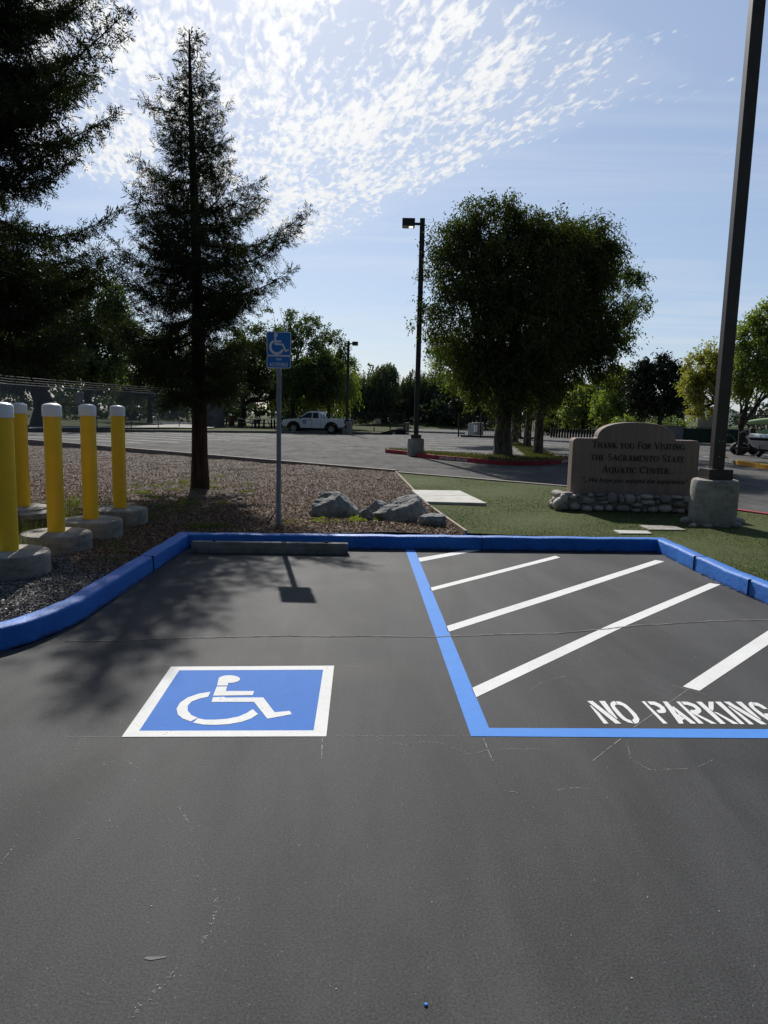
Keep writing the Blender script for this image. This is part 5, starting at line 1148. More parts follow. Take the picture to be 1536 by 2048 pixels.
# ------------------------------------------------------------ wire fence on the left
fpts = [(-140, 30.0), (-18, 36.0), (17, 39.0), (118, 43.5), (193, 47.2), (262, 50.5), (316, 54.0), (358, 57.5), (400, 60.5), (424, 60.0), (446, 61.5)]
FP = []
for px_, Y in fpts: p = P(px_, HZ(px_), Y); FP.append(Vector((p.x, Y, 0)))
FH = 2.62
wf = empty('wire_fence', (FP[0].x, FP[0].y, .14), 'tall chain-link fence topped with barbed wire along the left of the far lot', 'fence')
O0 = Vector((FP[0].x, FP[0].y, 0)); FPl = [p-O0 for p in FP]
for i, p in enumerate(FPl):
    mb = MB(); mb.tube([(p.x, p.y, -.1), (p.x, p.y, FH)], .035, 6); mb.tube([(p.x, p.y, FH), (p.x-.05, p.y-.18, FH+.42)], .022, 5); mb.build('post', 'grey_wire', wf)
mb = MB(); mb.tube([(p.x, p.y, FH) for p in FPl], .024, 5)
for k in range(3): mb.tube([(p.x-.02*k, p.y-.06*(k+1), FH+.14*(k+1)) for p in FPl], .009, 4)
mb.build('barbed_strands', 'grey_wire', wf)
def mesh_wires(A, B, h, step, wth):
    L_ = (B-A).length; d = (B-A).normalized(); V, Fc = [], []; up = Vector((0, 0, 1))
    n = int((L_+h)/step)
    for sgn in (1, -1):
        for i in range(n):
            s0 = i*step-h; a0, z0, a1, z1 = s0, 0.0, s0+h, h
            if a0 < 0: z0 = -a0; a0 = 0
            if a1 > L_: z1 = h-(a1-L_); a1 = L_
            if z1-z0 < .05: continue
            if sgn < 0: a0, a1 = L_-a0, L_-a1
            p0 = A+d*a0+up*z0; p1 = A+d*a1+up*z1; q_ = (p1-p0).normalized(); s_ = q_.cross(Vector((-d.y, d.x, 0))).normalized()*wth/2
            b = len(V); V += [p0-s_, p1-s_, p1+s_, p0+s_]; Fc.append((b, b+1, b+2, b+3))
    return V, Fc
V, Fc = [], []
for a, b in zip(FPl[:-1], FPl[1:]):
    v1, f1 = mesh_wires(a, b, FH, .10, .016); k = len(V); V += v1; Fc += [tuple(k+q for q in f_) for f_ in f1]
me = bpy.data.meshes.new('chain_link'); me.from_pydata([tuple(q) for q in V], [], Fc); me.materials.append(MAT['grey_wire']); o = bpy.data.objects.new('chain_link', me); col.objects.link(o); o.parent = wf
p = P(158, 796, 46.0)-O0; MB().box((p.x, p.y, p.z-.14), (.55, .02, .75)).build('notice_board', 'concrete', wf)
# short return of the fence at its right end, seen almost edge on and screened
A = FP[-1]; B = P(449, HZ(449), 68); rt = empty('slatted_fence', (A.x, A.y, .14), 'grey slatted corner panel closing the right end of the wire fence', 'fence')
ps = [P(400, HZ(400), 61.0), P(424, HZ(424), 61.2), P(448, HZ(448), 64)]
for i, q in enumerate(ps):
    mb = MB(); mb.tube([(q.x-A.x, q.y-A.y, -.1), (q.x-A.x, q.y-A.y, 3.0)], .05, 6); mb.build('post', 'grey_wire', rt)
mb = MB()
for a, b in zip(ps[:-1], ps[1:]):
    n = 40
    for k in range(n):
        q = a.lerp(b, (k+.5)/n); mb.box((q.x-A.x, q.y-A.y, 1.2), (.032, .02, 2.3), rz=math.atan2(b.y-a.y, b.x-a.x))
    for z in (2.5, 2.75, 3.0): mb.tube([(a.x-A.x, a.y-A.y, z), (b.x-A.x, b.y-A.y, z)], .022, 4)
mb.build('slats', 'grey_wire', rt)

# ------------------------------------------------------------ black iron fences
def iron_fence(label, pts_, h, nm='iron_fence', gap=.13, rail=.03):
    q = [P(a, HZ(a), Y) for a, Y in pts_]; o0 = Vector((q[0].x, q[0].y, 0)); q = [Vector((p.x, p.y, 0))-o0 for p in q]
    t = empty(nm, (o0.x, o0.y, .0), label, 'fence')
    for p in q: MB().box((p.x, p.y, h/2+.08), (.10, .10, h+.16)).build('post', 'black_metal', t)
    mb = MB(); rb_ = MB()
    for a, b in zip(q[:-1], q[1:]):
        L_ = (b-a).length; n = int(L_/gap); ang = math.atan2(b.y-a.y, b.x-a.x)
        for k in range(1, n): p = a.lerp(b, k/n); mb.box((p.x, p.y, h/2+.05), (.022, .022, h-.1))
        m_ = (a+b)/2
        for z in (.14, h-.16, h): rb_.box((m_.x, m_.y, z), (L_, rail, .045), rz=ang)
    mb.build('pickets', 'black_metal', t); rb_.build('rails', 'black_metal', t); return t
t = iron_fence('black iron gate and fence right of the pickup, with a small pale notice', [(703, 62.5), (781, 61.0), (809, 60.0)], 1.75)
q = P(755, 841, 61.3); o = MB().box((q.x-t.location.x, q.y-t.location.y-.05, q.z), (.42, .02, .30)).build('notice', 'concrete_light', t)
iron_fence('black iron fence on its low kerb behind the big island trunk', [(918, 56.5), (962, 56.0), (1010, 55.5), (1042, 55.3), (1075, 55.0)], 1.75)
a = P(925, 874, 55.5); b = P(1075, 878, 54.5)
o = sweep([(a.x, 56.8), (b.x, 55.4)], [(0, -.1), (0, .12), (.2, .12), (.2, -.1)]).build('fence_kerb', 'black'); o['kind'] = 'structure'
# low row of dark posts left of the sign, one rail on top
q0 = P(1104, HZ(1104), 62); q1 = P(1205, HZ(1205), 60); lf = empty('low_post_fence', (q0.x, q0.y, 0), 'low row of stubby dark posts showing left of the monument sign', 'fence')
n = 19
for i in range(n):
    p = q0.lerp(q1, i/(n-1)) - q0; MB().box((p.x, p.y, .38+.03*math.sin(i*2.1)), (.15, .15, .78)).build('post', 'black', lf, bevel=.01)
mb = MB(); p = (q1-q0); mb.box((p.x/2, p.y/2, .70), (p.length, .05, .06), rz=math.atan2(p.y, p.x)); mb.build('rail', 'black', lf)
# row of low wheel stops far behind the island pole
w0 = MB().prism([(-.10, 0), (-.07, .16), (.07, .16), (.10, 0)], 'x', -.9, .9).build('wheel_stop', 'concrete', bevel=.01); sc_pts = [822, 846, 868, 890, 912]
for i, a in enumerate(sc_pts):
    o = w0 if i == 0 else w0.copy()
    if i: col.objects.link(o)
    p = P(a, HZ(a), 68-i*.4); o.location = (p.x, p.y, 0); tag(o, ['low pale wheel stop just left of the island light pole shaft', 'low pale wheel stop just right of the island light pole shaft', 'middle one of the low pale wheel stops behind the island pole', 'low pale wheel stop second from the iron fence, behind the island pole', 'low pale wheel stop nearest the black iron fence'][i], 'wheel stop', 'wheel stops behind the island light pole')
def boxthing(name, px_, Y, w_, d_, h_, mat, label, cat, z=.0, parts=None):
    p = P(px_, HZ(px_), Y); t = empty(name, (p.x, Y, z), label, cat)
    MB().box((0, 0, h_/2), (w_, d_, h_)).build('body', mat, t, bevel=.02)
    for nm, c_, dd, mt in (parts or []): MB().box(c_, dd, ).build(nm, mt, t, bevel=.01)
    return t
boxthing('utility_cart', 801, 60, .95, .6, .42, 'black', 'small dark cart with a white top at the end of the iron gate', 'cart', .0, [('top_panel', (0, 0, .50), (.5, .4, .14), 'concrete_light'), ('tray', (.1, 0, .10), (1.3, .62, .08), 'black')])
boxthing('meter_cabinet', 814, 61.5, .42, .4, .95, 'concrete_dark', 'pale grey cabinet between the iron gate and the island pole', 'cabinet', .0, [('cabinet_lid', (0, 0, .97), (.5, .46, .05), 'concrete')])
boxthing('white_cabinet', 956, 60, .9, .5, 1.0, 'grey_wall', 'white and grey cabinet behind the iron fence, left of the big trunk', 'cabinet', .1, [('side_panel', (-.2, -.26, .55), (.34, .02, .6), 'truck_white'), ('cabinet_lid', (0, 0, 1.02), (.96, .56, .05), 'truck_white')])
p = P(940, 870, 59); t = empty('a_frame_board', (p.x, 59, 0), 'white folding board standing beside the grey cabinet', 'sign board')
for s_ in (-1, 1): MB().box((0, s_*.16, .55), (.32, .025, 1.12), rx=s_*.24).build('board', 'truck_white', t)
# cones
def cone(px_, py, Y, h, label):
    p = P(px_, HZ(px_), Y); t = empty('traffic_cone', (p.x, Y, 0), label, 'traffic cone')
    MB().box((0, 0, .02), (h*.52, h*.52, .035)).build('base', 'orange', t, bevel=.008)
    MB().lathe([(h*.19, .03), (h*.045, h*.97), (h*.03, h)], 20).build('cone_body', 'orange', t, smooth=40)
    MB().lathe([(h*.118, h*.50), (h*.080, h*.74)], 20).build('reflective_band', 'sign_white', t, smooth=40)
cone(1452, 914, 33.5, .62, 'orange traffic cone with a white band right of the near light pole')
cone(749, 866, 64, .5, 'tiny orange cone seen through the iron gate')

# ------------------------------------------------------------ white pickup
yawT = math.pi - rad(12)
p = P(633, 862, 57.5)
tk = empty('pickup_truck', (p.x, 57.3, 0.0), 'white extended-cab pickup with a blue shield on its door, parked facing left', 'pickup truck', rz=yawT)
Wd = 1.84
def wheel_arc(cx, r, n=9): return [(cx+r*math.cos(rad(180-180*i/n)), .40+r*math.sin(rad(180-180*i/n))) for i in range(n+1)]
low = [(-2.55, .55), (-2.0, .50)] + wheel_arc(-1.52, .46) + [(-1.0, .42), (1.05, .42)] + wheel_arc(1.60, .46) + [(2.1, .48), (2.50, .50), (2.58, .72), (2.56, .92), (2.45, 1.03), (1.9, 1.10), (1.25, 1.15), (-.58, 1.16), (-.60, 1.20), (-2.58, 1.20), (-2.60, .70)]
mb = MB(); mb.prism(low, 'y', -Wd/2, Wd/2); mb.build('body', 'truck_white', tk, bevel=.05, seg=3)
def cabpt(x, z, s): w_ = Wd/2-.03 - (z-1.15)*.30; return (x, s*w_, z)
cab = [(1.30, 1.13), (.52, 1.66), (.30, 1.72), (-.38, 1.73), (-.52, 1.68), (-.66, 1.13)]
vs = [cabpt(x, z, -1) for x, z in cab]+[cabpt(x, z, 1) for x, z in cab]; n = len(cab)
MB().add(vs, [tuple(range(n-1, -1, -1)), tuple(range(n, 2*n))]+[(i, (i+1) % n, n+(i+1) % n, n+i) for i in range(n)]).build('cab', 'truck_white', tk, bevel=.04, seg=3)
for s_ in (-1, 1):
    def win(pl, nm='side_window', mt='glass_dark', e=.012):
        q = [cabpt(x, z, s_) for x, z in pl]; q = [(a, b+s_*e, c_) for a, b, c_ in q]; MB().add(q, [tuple(range(len(q)))]).build(nm, mt, tk)
    win([(1.08, 1.20), (.48, 1.60), (.12, 1.63), (.12, 1.20)]); win([(.04, 1.20), (.04, 1.62), (-.38, 1.62), (-.46, 1.20)])
    for x in (.09, 1.15, -.62): MB().box((x, s_*(Wd/2+.002), .83), (.016, .012, .60)).build('door_seam', 'black', tk)
    MB().box((.22, s_*(Wd/2+.02), 1.06), (.20, .035, .035)).build('door_handle', 'black', tk)
    MB().box((1.02, s_*(Wd/2+.11), 1.22), (.12, .20, .15)).build('side_mirror', 'black', tk, bevel=.02)
    for cx in (-1.52, 1.60):
        outer = [(cx+.56*math.cos(rad(180-180*i/12)), .40+.55*math.sin(rad(180-180*i/12))) for i in range(13)]; inner = [(cx+.45*math.cos(rad(180*i/12)), .40+.45*math.sin(rad(180*i/12))) for i in range(13)]
        MB().prism(outer+inner, 'y', s_*(Wd/2-.02), s_*(Wd/2+.05)).build('fender_flare', 'black', tk)
        wh = MB().lathe([(.20, -.12), (.35, -.12), (.375, -.09), (.38, 0), (.375, .09), (.35, .12), (.20, .12)], 28).build('wheel', 'black', tk, smooth=40); wh.rotation_euler = (rad(90), 0, 0); wh.location = (cx, s_*(Wd/2-.10), .38)
        rm = MB(); rm.lathe([(.21, -.115), (.215, -.125), (.05, -.10), (.03, -.13)], 20)
        for k in range(5): a = k*2*math.pi/5; rm.box((.12*math.cos(a), .12*math.sin(a), -.125), (.18, .05, .03), rz=a)
        ob = rm.build('rim', 'rim', wh, smooth=40)
        if s_ < 0: ob.rotation_euler = (rad(180), 0, 0)
    # shield emblem on the door
    sh_ = [(0, -.20), (.09, -.13), (.15, -.02), (.16, .15), (.08, .13), (0, .18), (-.08, .13), (-.16, .15), (-.15, -.02), (-.09, -.13)]
    em = MB().add([(.68+a, s_*(Wd/2+.012), .90+b) for a, b in sh_], [tuple(range(len(sh_)))]).build('door_emblem', 'sign_blue', tk)
    MB().add([(.68+.05*math.cos(k*math.pi/6), s_*(Wd/2+.016), .90+.07*math.sin(k*math.pi/6)) for k in range(12)], [tuple(range(12))]).build('emblem_centre', 'sign_white', em)
ws_ = [(1.24, -.68, 1.19), (1.24, .68, 1.19), (.60, .60, 1.62), (.60, -.60, 1.62)]; MB().add([(a+.02, b, c_+.02) for a, b, c_ in ws_], [(0, 1, 2, 3)]).build('windscreen', 'glass_dark', tk)
MB().add([(-.675, -.66, 1.24), (-.675, .66, 1.24), (-.575, .60, 1.62), (-.575, -.60, 1.62)], [(0, 1, 2, 3)]).build('rear_window', 'glass_dark', tk)
MB().box((-1.60, 0, 1.195), (1.78, 1.60, .02)).build('bed_liner', 'black', tk)
MB().box((2.56, 0, .55), (.16, 1.80, .26)).build('front_bumper', 'black', tk, bevel=.03)
MB().box((-2.66, 0, .58), (.16, 1.76, .20)).build('rear_bumper', 'black', tk, bevel=.02)
MB().box((.0, 0, .32), (4.0, 1.3, .16)).build('chassis', 'black', tk)
for s_ in (-1, 1):
    MB().box((2.50, s_*.74, .86), (.16, .30, .17)).build('headlight', 'sign_white', tk, bevel=.03); MB().box((-2.60, s_*.86, .98), (.06, .14, .30)).build('tail_light', 'rust', tk)
MB().box((.0, 0, 1.77), (.28, .95, .07)).build('roof_light_bar', 'glass_dark', tk, bevel=.015)
mb = MB()
for z in (1.35, 1.55): mb.tube([(-.82, -.75, z), (-.82, .75, z)], .022, 6)
for s_ in (-.75, 0, .75): mb.tube([(-.82, s_, 1.18), (-.82, s_, 1.56)], .022, 6)
mb.build('headache_rack', 'black_metal', tk)

# ------------------------------------------------------------ people on the path
def skin_body(name, joints, edges, mat, parent):
    me = bpy.data.meshes.new(name); me.from_pydata([j[0] for j in joints], edges, []); ob = bpy.data.objects.new(name, me); col.objects.link(ob)
    ob.modifiers.new('skin', 'SKIN'); sv = me.skin_vertices[0].data
    for i, j in enumerate(joints): sv[i].radius = (j[1], j[1]); 
    sv[0].use_root = True
    ob.modifiers.new('sub', 'SUBSURF').levels = 1; ob.modifiers['sub'].render_levels = 1
    bpy.context.view_layer.update(); m2 = bpy.data.meshes.new_from_object(ob.evaluated_get(bpy.context.evaluated_depsgraph_get())); bpy.data.objects.remove(ob)
    m2.materials.clear(); m2.materials.append(MAT[mat]); m2.name = name; m2.polygons.foreach_set('use_smooth', [True]*len(m2.polygons)); o2 = bpy.data.objects.new(name, m2); col.objects.link(o2); o2.parent = parent; return o2
def person(loc, rz, label, J, top_mat, helmet=False, hair=True):
    t = empty('person', loc, label, 'person', rz=rz)
    E_ = [(0, 1), (1, 2), (2, 3), (3, 4), (2, 5), (5, 6), (6, 7), (2, 8), (8, 9), (9, 10), (0, 11), (11, 12), (12, 13), (13, 14), (0, 15), (15, 16), (16, 17), (17, 18)]
    R_ = [.14, .13, .15, .055, .10, .055, .04, .032, .055, .04, .032, .085, .06, .045, .04, .085, .06, .045, .04]
    skin_body('body', list(zip(J, R_)), E_, 'dark_cloth', t)
    jk = skin_body('jacket', [(J[i], r_) for i, r_ in ((0, .15), (1, .145), (2, .165), (5, .07), (6, .055), (8, .07), (9, .055))], [(0, 1), (1, 2), (2, 3), (3, 4), (2, 5), (5, 6)], top_mat, t)
    h = Vector(J[4]); hd = MB().blob(h, (.078, .092, .115), 3, 14).build('head', 'skin', t, smooth=180)
    f = MB(); f.blob((h.x, h.y-.09, h.z-.01), (.014, .022, .022), 1, 8); f.build('nose', 'skin', hd, smooth=180)
    for s_ in (-1, 1):
        MB().blob((h.x+s_*.03, h.y-.082, h.z+.015), (.012, .01, .008), 1, 6).build('eye', 'black', hd); MB().blob((h.x+s_*.08, h.y+.005, h.z), (.012, .02, .03), 1, 6).build('ear', 'skin', hd)
    MB().box((h.x, h.y-.085, h.z-.05), (.04, .012, .008)).build('mouth', 'rust', hd)
    MB().blob((h.x, h.y+.015, h.z+.05), (.095, .115, .10), 5, 14).build('helmet' if helmet else 'hair', 'sign_white' if helmet else 'black', t, smooth=180)
    return t
YC = 82; pc_ = P(347, 846, YC)
Jc = [(0, .18, .98), (0, .10, 1.18), (0, -.05, 1.42), (0, -.09, 1.53), (0, -.12, 1.66), (.20, -.06, 1.40), (.24, -.24, 1.18), (.22, -.46, 1.06), (-.20, -.06, 1.40), (-.24, -.24, 1.18), (-.22, -.46, 1.06),
      (.10, .16, .92), (.12, -.18, .72), (.11, -.06, .32), (.11, -.18, .28), (-.10, .16, .92), (-.12, -.04, .56), (-.11, .14, .16), (-.11, .02, .10)]
person((pc_.x, YC, .26), .12, 'cyclist in dark clothes and pale helmet riding on the path behind the fence', Jc, 'dark_cloth', helmet=True)
bk_ = empty('bicycle', (pc_.x, YC, .26), 'dark bicycle ridden by the cyclist on the path behind the fence', 'bicycle', rz=.12)
def torus(mb, c_, R_, r_, n=24):
    mb.tube([(c_[0], c_[1]+R_*math.cos(2*math.pi*k/n), c_[2]+R_*math.sin(2*math.pi*k/n)) for k in range(n+1)], r_, 6, cap=False)
for yy in (-.52, .52):
    mb = MB(); torus(mb, (0, yy, .34), .32, .02)
    for k in range(10): a = k*math.pi/5; mb.tube([(0, yy, .34), (0, yy+.31*math.cos(a), .34+.31*math.sin(a))], .004, 3)
    mb.build('wheel', 'black', bk_)
mb = MB()
for a, b in (((0, .52, .34), (0, .08, .30)), ((0, .52, .34), (0, .16, .84)), ((0, .08, .30), (0, .18, .90)), ((0, .08, .30), (0, -.38, .82)), ((0, .16, .82), (0, -.38, .86)), ((0, -.38, .98), (0, -.52, .34))): mb.tube([a, b], .018, 6)
mb.build('frame', 'black_metal', bk_); MB().blob((0, .19, .92), (.07, .13, .03), 2, 10).build('saddle', 'black', bk_); mb = MB(); mb.tube([(-.26, -.46, 1.04), (-.1, -.38, 1.0), (.1, -.38, 1.0), (.26, -.46, 1.04)], .014, 6); mb.build('handlebar', 'black', bk_)
YW = 80; pw_ = P(415, 848, YW)
Jw = [(0, 0, .95), (0, -.01, 1.15), (0, -.02, 1.40), (0, -.03, 1.51), (0, -.05, 1.64), (.18, -.02, 1.38), (.24, .10, 1.14), (.24, -.02, .92), (-.18, -.02, 1.38), (-.24, -.12, 1.14), (-.22, -.26, .94),
      (.10, 0, .90), (.11, -.16, .50), (.10, -.22, .08), (.10, -.36, .03), (-.10, 0, .90), (-.11, .04, .50), (-.10, .26, .12), (-.10, .16, .03)]
person((pw_.x, YW, .26), 1.1, 'walker in a white top on the path, just right of the redwood trunk', Jw, 'pale_cloth')

# ------------------------------------------------------------ picnic benches, short posts, drum
def picnic(px_, Y, rz, label, s_=1.0):
    p = P(px_, HZ(px_), Y); t = empty('picnic_table', (p.x, Y, .14), label, 'picnic table', 'picnic tables behind the far kerb', rz)
    MB().box((0, 0, .74*s_), (1.8*s_, .75*s_, .05)).build('table_top', 'concrete_light', t, bevel=.01)
    for q in (-.65, .65): MB().box((0, q*s_, .44*s_), (1.8*s_, .28*s_, .05)).build('bench', 'concrete_light', t, bevel=.01)
    for q in (-.65, .65):
        mb = MB(); mb.box((q*s_, 0, .40), (.07, 1.3*s_, .07)); mb.tube([(q*s_, -.55, 0), (q*s_, -.18, .72)], .04, 6); mb.tube([(q*s_, .55, 0), (q*s_, .18, .72)], .04, 6); mb.build('leg_frame', 'black', t)
picnic(497, 66, .1, 'picnic table with pale top at left, beyond the far kerb')
picnic(522, 64, .9, 'picnic table turned askew with a sunlit pale top, nearer the sign post')
for i, (a, Y) in enumerate(((477, 63), (483, 63), (510, 62.5), (518, 62.2), (528, 62.5), (543, 62.5), (549, 62.3))):
    p = P(a, HZ(a), Y); t = empty('short_post', (p.x, Y, .14), ['short black post, leftmost of the pair by the picnic table', 'short black post, right one of the left pair', 'short black post before the picnic tables, middle left', 'short black post before the askew table', 'short black post right of the askew table', 'short black post just left of the grey sign pole', 'short black post touching the grey sign pole'][i], 'post', 'short black posts behind the far kerb')
    MB().lathe([(.08, 0), (.08, .78)], 10).build('post_body', 'black', t); MB().lathe([(.085, .78), (.07, .84), (.001, .87)], 10).build('pale_cap', 'sign_white', t)
p = P(463, HZ(463), 70); t = empty('rusty_drum', (p.x, 70, .16), 'rusty red drum standing in the grass right of the wire fence', 'drum')
MB().lathe([(.30, 0), (.31, .02), (.30, .30), (.315, .32), (.30, .34), (.30, .64), (.315, .66), (.30, .68), (.30, .98)], 20).build('drum_body', 'rust', t, smooth=40); MB().lathe([(.31, .98), (.31, 1.02), (.28, 1.02)], 20).build('drum_lid', 'timber', t)
p = P(453, HZ(453), 72); t = empty('trail_post', (p.x, 72, .16), 'dark square post with a blank plate left of the rusty drum', 'post'); MB().box((0, 0, .7), (.12, .12, 1.4)).build('post_body', 'black', t); MB().box((0, -.07, 1.2), (.3, .02, .4)).build('plate', 'black', t)
# overhead beam frame behind the pickup (open shelter)
p = P(600, HZ(600), 76); t = empty('open_shelter', (p.x, 76, .14), 'open frame with a long pale top rail behind the pickup', 'frame')
for x in (-3.0, -1.2, .6, 3.2): MB().box((x, 0, 1.4), (.12, .12, 2.8)).build('post', 'black_metal', t)
MB().box((.1, 0, 2.85), (6.6, .12, .08)).build('top_rail', 'concrete', t)

# ------------------------------------------------------------ right side yard
def boxy(name, px0, px1, py0, py1, Y, depth, mat, label, cat, parts=None):
    a = P(px0, py1, Y); b = P(px1, py1, Y); h = P((px0+px1)/2, py0, Y).z; t = empty(name, ((a.x+b.x)/2, Y, 0), label, cat)
    w_ = b.x-a.x; MB().box((0, depth/2, h/2), (w_, depth, h)).build('body', mat, t, bevel=.02)
    return t, w_, h
t, w_, h = boxy('storage_container', 1392, 1437, 832, 880, 66, 3, 'beige', 'beige corrugated storage container behind the green screened fence', 'container')
mb = MB()
for k in range(14): mb.box((-w_/2+.1+k*(w_-.2)/13, -.02, h/2), (.05, .05, h-.25))
mb.build('corrugation', 'beige', t); MB().box((0, .0, h-.05), (w_+.04, .16, .12)).build('top_rail', 'beige', t); MB().box((w_*.2, -.05, h*.5), (.04, .04, h*.8)).build('lock_bar', 'steel', t)
t, w_, h = boxy('concrete_wall', 1310, 1367, 853, 885, 56, .25, 'grey_wall', 'pale concrete yard wall with railing behind the right shoulder of the sign', 'wall')
MB().box((0, .12, h+.04), (w_+.06, .34, .08)).build('coping', 'concrete', t)
mb = MB()
for z in (.25, .5, .75): mb.tube([(-w_/2, .1, h+z), (w_/2, .1, h+z*.6+.02)], .02, 4)
for k in range(5): mb.tube([(-w_/2+k*w_/4, .1, h), (-w_/2+k*w_/4, .1, h+.75)], .02, 4)
mb.build('railing', 'grey_wire', t)
def screen_fence(name, px0, px1, py0, Y, label):
    a = P(px0, HZ(px0), Y); b = P(px1, HZ(px1), Y); h = P((px0+px1)/2, py0, Y).z; w_ = b.x-a.x; t = empty(name, (a.x, Y, 0), label, 'fence')
    n = max(2, int(w_/1.6)); mb = MB(); k_ = 40
    vs = [(w_*i/k_, .03*math.sin(i*1.7), z) for i in range(k_+1) for z in (.12, h-.08)]
    mb.add(vs, [(2*i, 2*i+2, 2*i+3, 2*i+1) for i in range(k_)]); o = mb.build('screen_cloth', 'green_screen', t); sm = o.modifiers.new('thick', 'SOLIDIFY'); sm.thickness = .01
    for i in range(n+1): MB().tube([(w_*i/n, -.06, 0), (w_*i/n, -.06, h+.05)], .035, 6).build('post', 'grey_wire', t)
    MB().tube([(0, -.06, h), (w_, -.06, h)], .025, 6).build('top_rail', 'grey_wire', t)
screen_fence('screened_fence', 1367, 1480, 855, 52, 'dark green screened fence between the sign and the near light pole')
screen_fence('screened_fence', 1482, 1506, 857, 50, 'short green screened fence right of the multi-stemmed tree')
p0 = P(1367, HZ(1367), 51); p1 = P(1560, HZ(1560), 47)
o = sweep([(p0.x, 50.5), (p1.x, 47.5)], [(0, -.1), (0, .16), (.3, .16), (.3, -.1)]).build('yard_kerb', 'concrete'); o['kind'] = 'structure'
# hulls on a rack
YR2 = 60; p = P(1530, HZ(1530), YR2); t = empty('boat_rack', (p.x, YR2, 0), 'dark slatted steel boat rack at the right edge behind the motor boat', 'rack')
for i in range(6): MB().box((-.6+i*.28, 0, 1.25), (.09, .09, 2.5)).build('upright', 'black_metal', t)
for z in (.5, 1.1, 1.7, 2.3): MB().box((0, 0, z), (1.8, .12, .07)).build('crossbar', 'black_metal', t)
def hull(name, L_, Wb, Hh, mat, loc, rz, label, flip=False, cat='boat', group=None):
    mb = MB(); n, m_ = 20, 8
    for i in range(n+1):
        s_ = i/n; wl = Wb/2*math.sin(math.pi*min(1, .08+s_*.92))**.55 if not flip else Wb/2*max(.04, (1-(2*s_-1)**4))**.6; hz_ = Hh*(1+.25*(2*s_-1)**2)
        for k in range(m_+1):
            a = math.pi*k/m_; mb.v.append((-L_/2+L_*s_, wl*math.cos(a), (hz_*(1-math.sin(a)) if not flip else Hh*math.sin(a)*(1-.6*(2*s_-1)**2))))
    for i in range(n):
        for k in range(m_): a = i*(m_+1)+k; mb.f.append((a, a+1, a+m_+2, a+m_+1))
    return mb
for i, (z, dx, lab) in enumerate(((1.55, 0, 'upturned pale green hull, upper one on stands at the right edge'), (.75, .4, 'upturned pale green hull, lower one on stands at the right edge'))):
    q = P(1524, HZ(1524), 58); mb = hull('h', 4.2, 1.1, .55, 'pale_green', None, 0, '', True); t = empty('rowing_boat', (q.x+dx+.75, 58-.6*i, z), lab, 'boat', 'pale green hulls'); o = mb.build('hull', 'pale_green', t, smooth=50); o.modifiers.new('t', 'SOLIDIFY').thickness = .03
    MB().tube([(-2.05, 0, .10), (0, 0, .565), (2.05, 0, .10)], .03, 6).build('keel', 'pale_green', t)
q = P(1524, HZ(1524), 58); t = empty('boat_stand', (q.x+.75, 57.7, 0), 'grey trestle carrying the pale green hulls', 'stand')
for x in (-1.2, 1.2):
    mb = MB(); mb.box((x, 0, 1.50), (.08, 1.2, .08)); mb.box((x, 0, .70), (.08, 1.2, .08))
    for y in (-.5, .5): mb.box((x, y, .76), (.07, .07, 1.5))
    mb.build('trestle', 'grey_wire', t)
# motor boat on its trailer
YB = 34.5; q = P(1500, HZ(1500), YB)
bt = empty('motor_boat', (q.x+2.85, YB+.3, .10), 'white motor boat with a navy stripe on a trailer, cut by the right edge', 'boat', rz=rad(8))
mb = MB(); n = 24; secs = []
for i in range(n+1):
    s_ = i/n; x = -2.7+5.4*s_; wl = 1.05*min(1, (s_*1.9+.02))**.6; keel = .40*(1-min(1, s_*2.2))**2; sheer = .80+.08*(1-s_)**2
    secs.append([(x-.35*(1-min(1, s_*3)), -wl, sheer), (x-.15*(1-min(1, s_*3)), -wl*.96, .62+.05*(1-s_)), (x, -wl*.75, .36+keel*.6), (x, 0, keel), (x, wl*.75, .36+keel*.6), (x-.15*(1-min(1, s_*3)), wl*.96, .62+.05*(1-s_)), (x-.35*(1-min(1, s_*3)), wl, sheer), (x-.2*(1-s_), wl*.6, sheer+.10), (x-.2*(1-s_), 0, sheer+.16), (x-.2*(1-s_), -wl*.6, sheer+.10)])
k_ = len(secs[0]); mb.v = [v_ for r_ in secs for v_ in r_]
for i in range(n):
    for k in range(k_): mb.f.append((i*k_+k, (i+1)*k_+k, (i+1)*k_+(k+1) % k_, i*k_+(k+1) % k_))
mb.f += [tuple(range(k_)), tuple(n*k_+k for k in range(k_-1, -1, -1))]
mb.build('hull', 'truck_white', bt, smooth=40)
for s_ in (-1, 1):
    vs = []; 
    for i in range(n+1):
        a = Vector(secs[i][0 if s_ < 0 else 6]); b = Vector(secs[i][1 if s_ < 0 else 5]); t0, t1 = .18, .80
        for tt in (t0, t1): c_ = a.lerp(b, tt); vs.append((c_.x, c_.y+s_*.012, c_.z))
    MB().add(vs, [(2*i, 2*i+1, 2*i+3, 2*i+2) for i in range(n)]).build('navy_stripe', 'navy', bt)
MB().box((.6, 0, 1.35), (.06, 1.3, .45), ry=-.5).build('windshield', 'glass_dark', bt)
tr_ = empty('boat_trailer', (q.x+2.85, YB+.3, 0), 'black boat trailer with jack wheel under the white motor boat', 'trailer', rz=rad(8))
mb = MB()
for s_ in (-.7, .7): mb.tube([(2.6, s_, .30), (-1.6, s_, .30), (-3.2, 0, .42)], .05, 6)
mb.tube([(-3.0, 0, .42), (-3.7, 0, .42)], .05, 6); mb.tube([(1.0, -.95, .45), (1.0, .95, .45)], .05, 6)
for x in (-1.4, 0, 1.4): mb.tube([(x, -.7, .30), (x, .7, .30)], .04, 6)
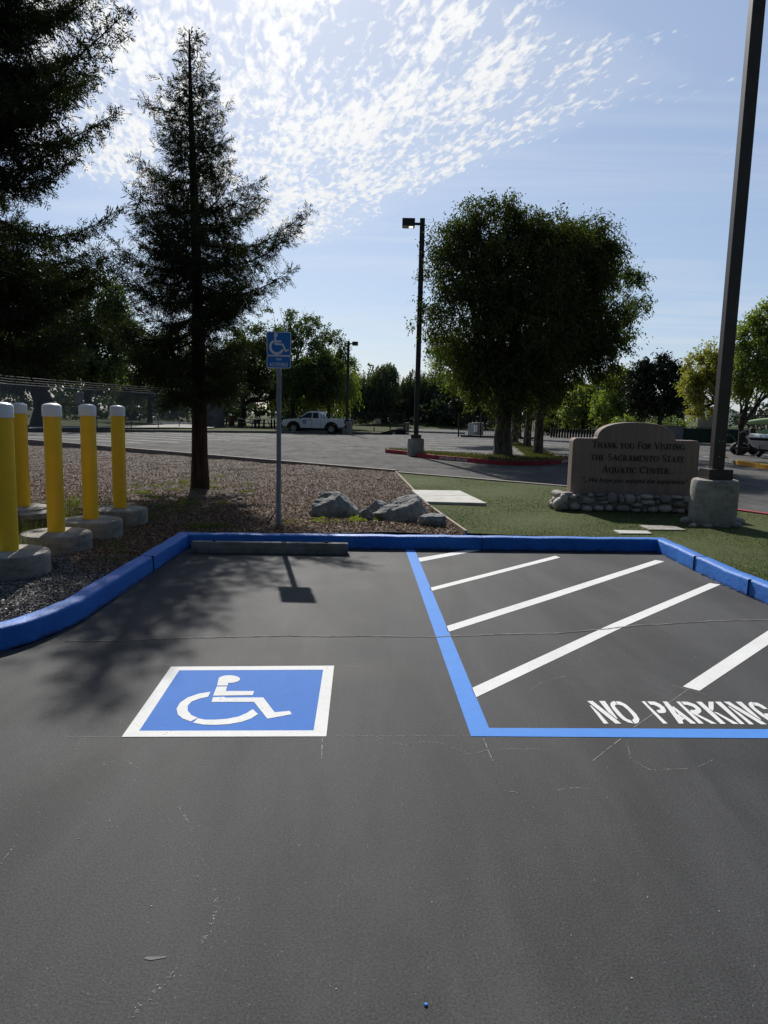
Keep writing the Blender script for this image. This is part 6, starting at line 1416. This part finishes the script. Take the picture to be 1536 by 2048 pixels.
mb.tube([(-3.4, 0, .5), (-3.4, 0, 1.15), (-3.1, 0, 1.25)], .06, 6); mb.build('frame', 'black_metal', tr_)
for s_ in (-1, 1):
    wh = MB().lathe([(.16, -.1), (.32, -.1), (.35, 0), (.32, .1), (.16, .1)], 24).build('wheel', 'black', tr_, smooth=40); wh.rotation_euler = (rad(90), 0, 0); wh.location = (1.0, s_*1.05, .35)
    rm = MB().lathe([(.15, -.09), (.05, -.11), (.05, .11), (.15, .09)], 16).build('rim', 'rim', wh); MB().box((1.0, s_*1.05, .75), (.85, .24, .04)).build('mudguard', 'black', tr_)
mb = MB(); mb.tube([(-2.4, -.12, .16), (-2.4, -.12, 1.0)], .032, 8); mb.build('jack', 'steel', tr_)
wh = MB().lathe([(.04, -.035), (.11, -.035), (.12, 0), (.11, .035), (.04, .035)], 18).build('jack_wheel', 'black', tr_, smooth=40); wh.rotation_euler = (rad(90), 0, 0); wh.location = (-2.4, -.12, .12)
# small dark utility vehicle standing in front of the boat's bow
q = P(1500, HZ(1500), 36.5); uv = empty('outboard_trolley', (q.x-.1, 36.5, 0), 'small black outboard motor trolley with fat tyres by the bow of the motor boat', 'trolley')
for (x, y) in ((-.35, -.3), (-.35, .3), (.55, -.3), (.55, .3)):
    wh = MB().lathe([(.10, -.12), (.28, -.12), (.32, 0), (.28, .12), (.10, .12)], 20).build('wheel', 'black', uv, smooth=40); wh.rotation_euler = (rad(90), 0, 0); wh.location = (x, y, .32)
MB().box((.1, 0, .48), (1.1, .45, .10)).build('deck', 'black_metal', uv); MB().box((.25, 0, .95), (.26, .3, .9)).build('motor', 'black', uv, bevel=.06); mb = MB(); mb.tube([(-.4, 0, .5), (-.75, 0, .95), (-1.0, 0, 1.0)], .03, 6); mb.build('pull_bar', 'black_metal', uv)
# amber painted kerb at the right edge
a = G(1473, 934, .0); a = G(1471, 929, .0); b = G(1536, 940, .0); d = (b-a).normalized(); b2 = b+d*5
o = sweep([(a.x, a.y), (b2.x, b2.y)], [(0, -.1), (0, .15), (.02, .17), (.22, .17), (.24, .15), (.24, -.1)]).build('amber_kerb', 'amber_kerb', smooth=40); o['kind'] = 'structure'
a3 = G(1460, 925, .0)
o = sweep([(a3.x-.1, a3.y-.8), (a3.x, a3.y), (a.x-.05, a.y+.1)], [(0, -.1), (0, .14), (.2, .14), (.2, -.1)]).build('yard_island_kerb', 'concrete'); o['kind'] = 'structure'
nn = Vector((-d.y, d.x, 0))
sheet('yard_island_grass', [(a.x+nn.x*.24, a.y+nn.y*.24), (b2.x+nn.x*.24, b2.y+nn.y*.24), (b2.x+nn.x*2.4, b2.y+nn.y*2.4), (a.x+nn.x*2.2, a.y+nn.y*2.2)], .13, 'turf')
print('objects', len(bpy.data.objects), 'faces', sum(len(m_.polygons) for m_ in bpy.data.meshes))
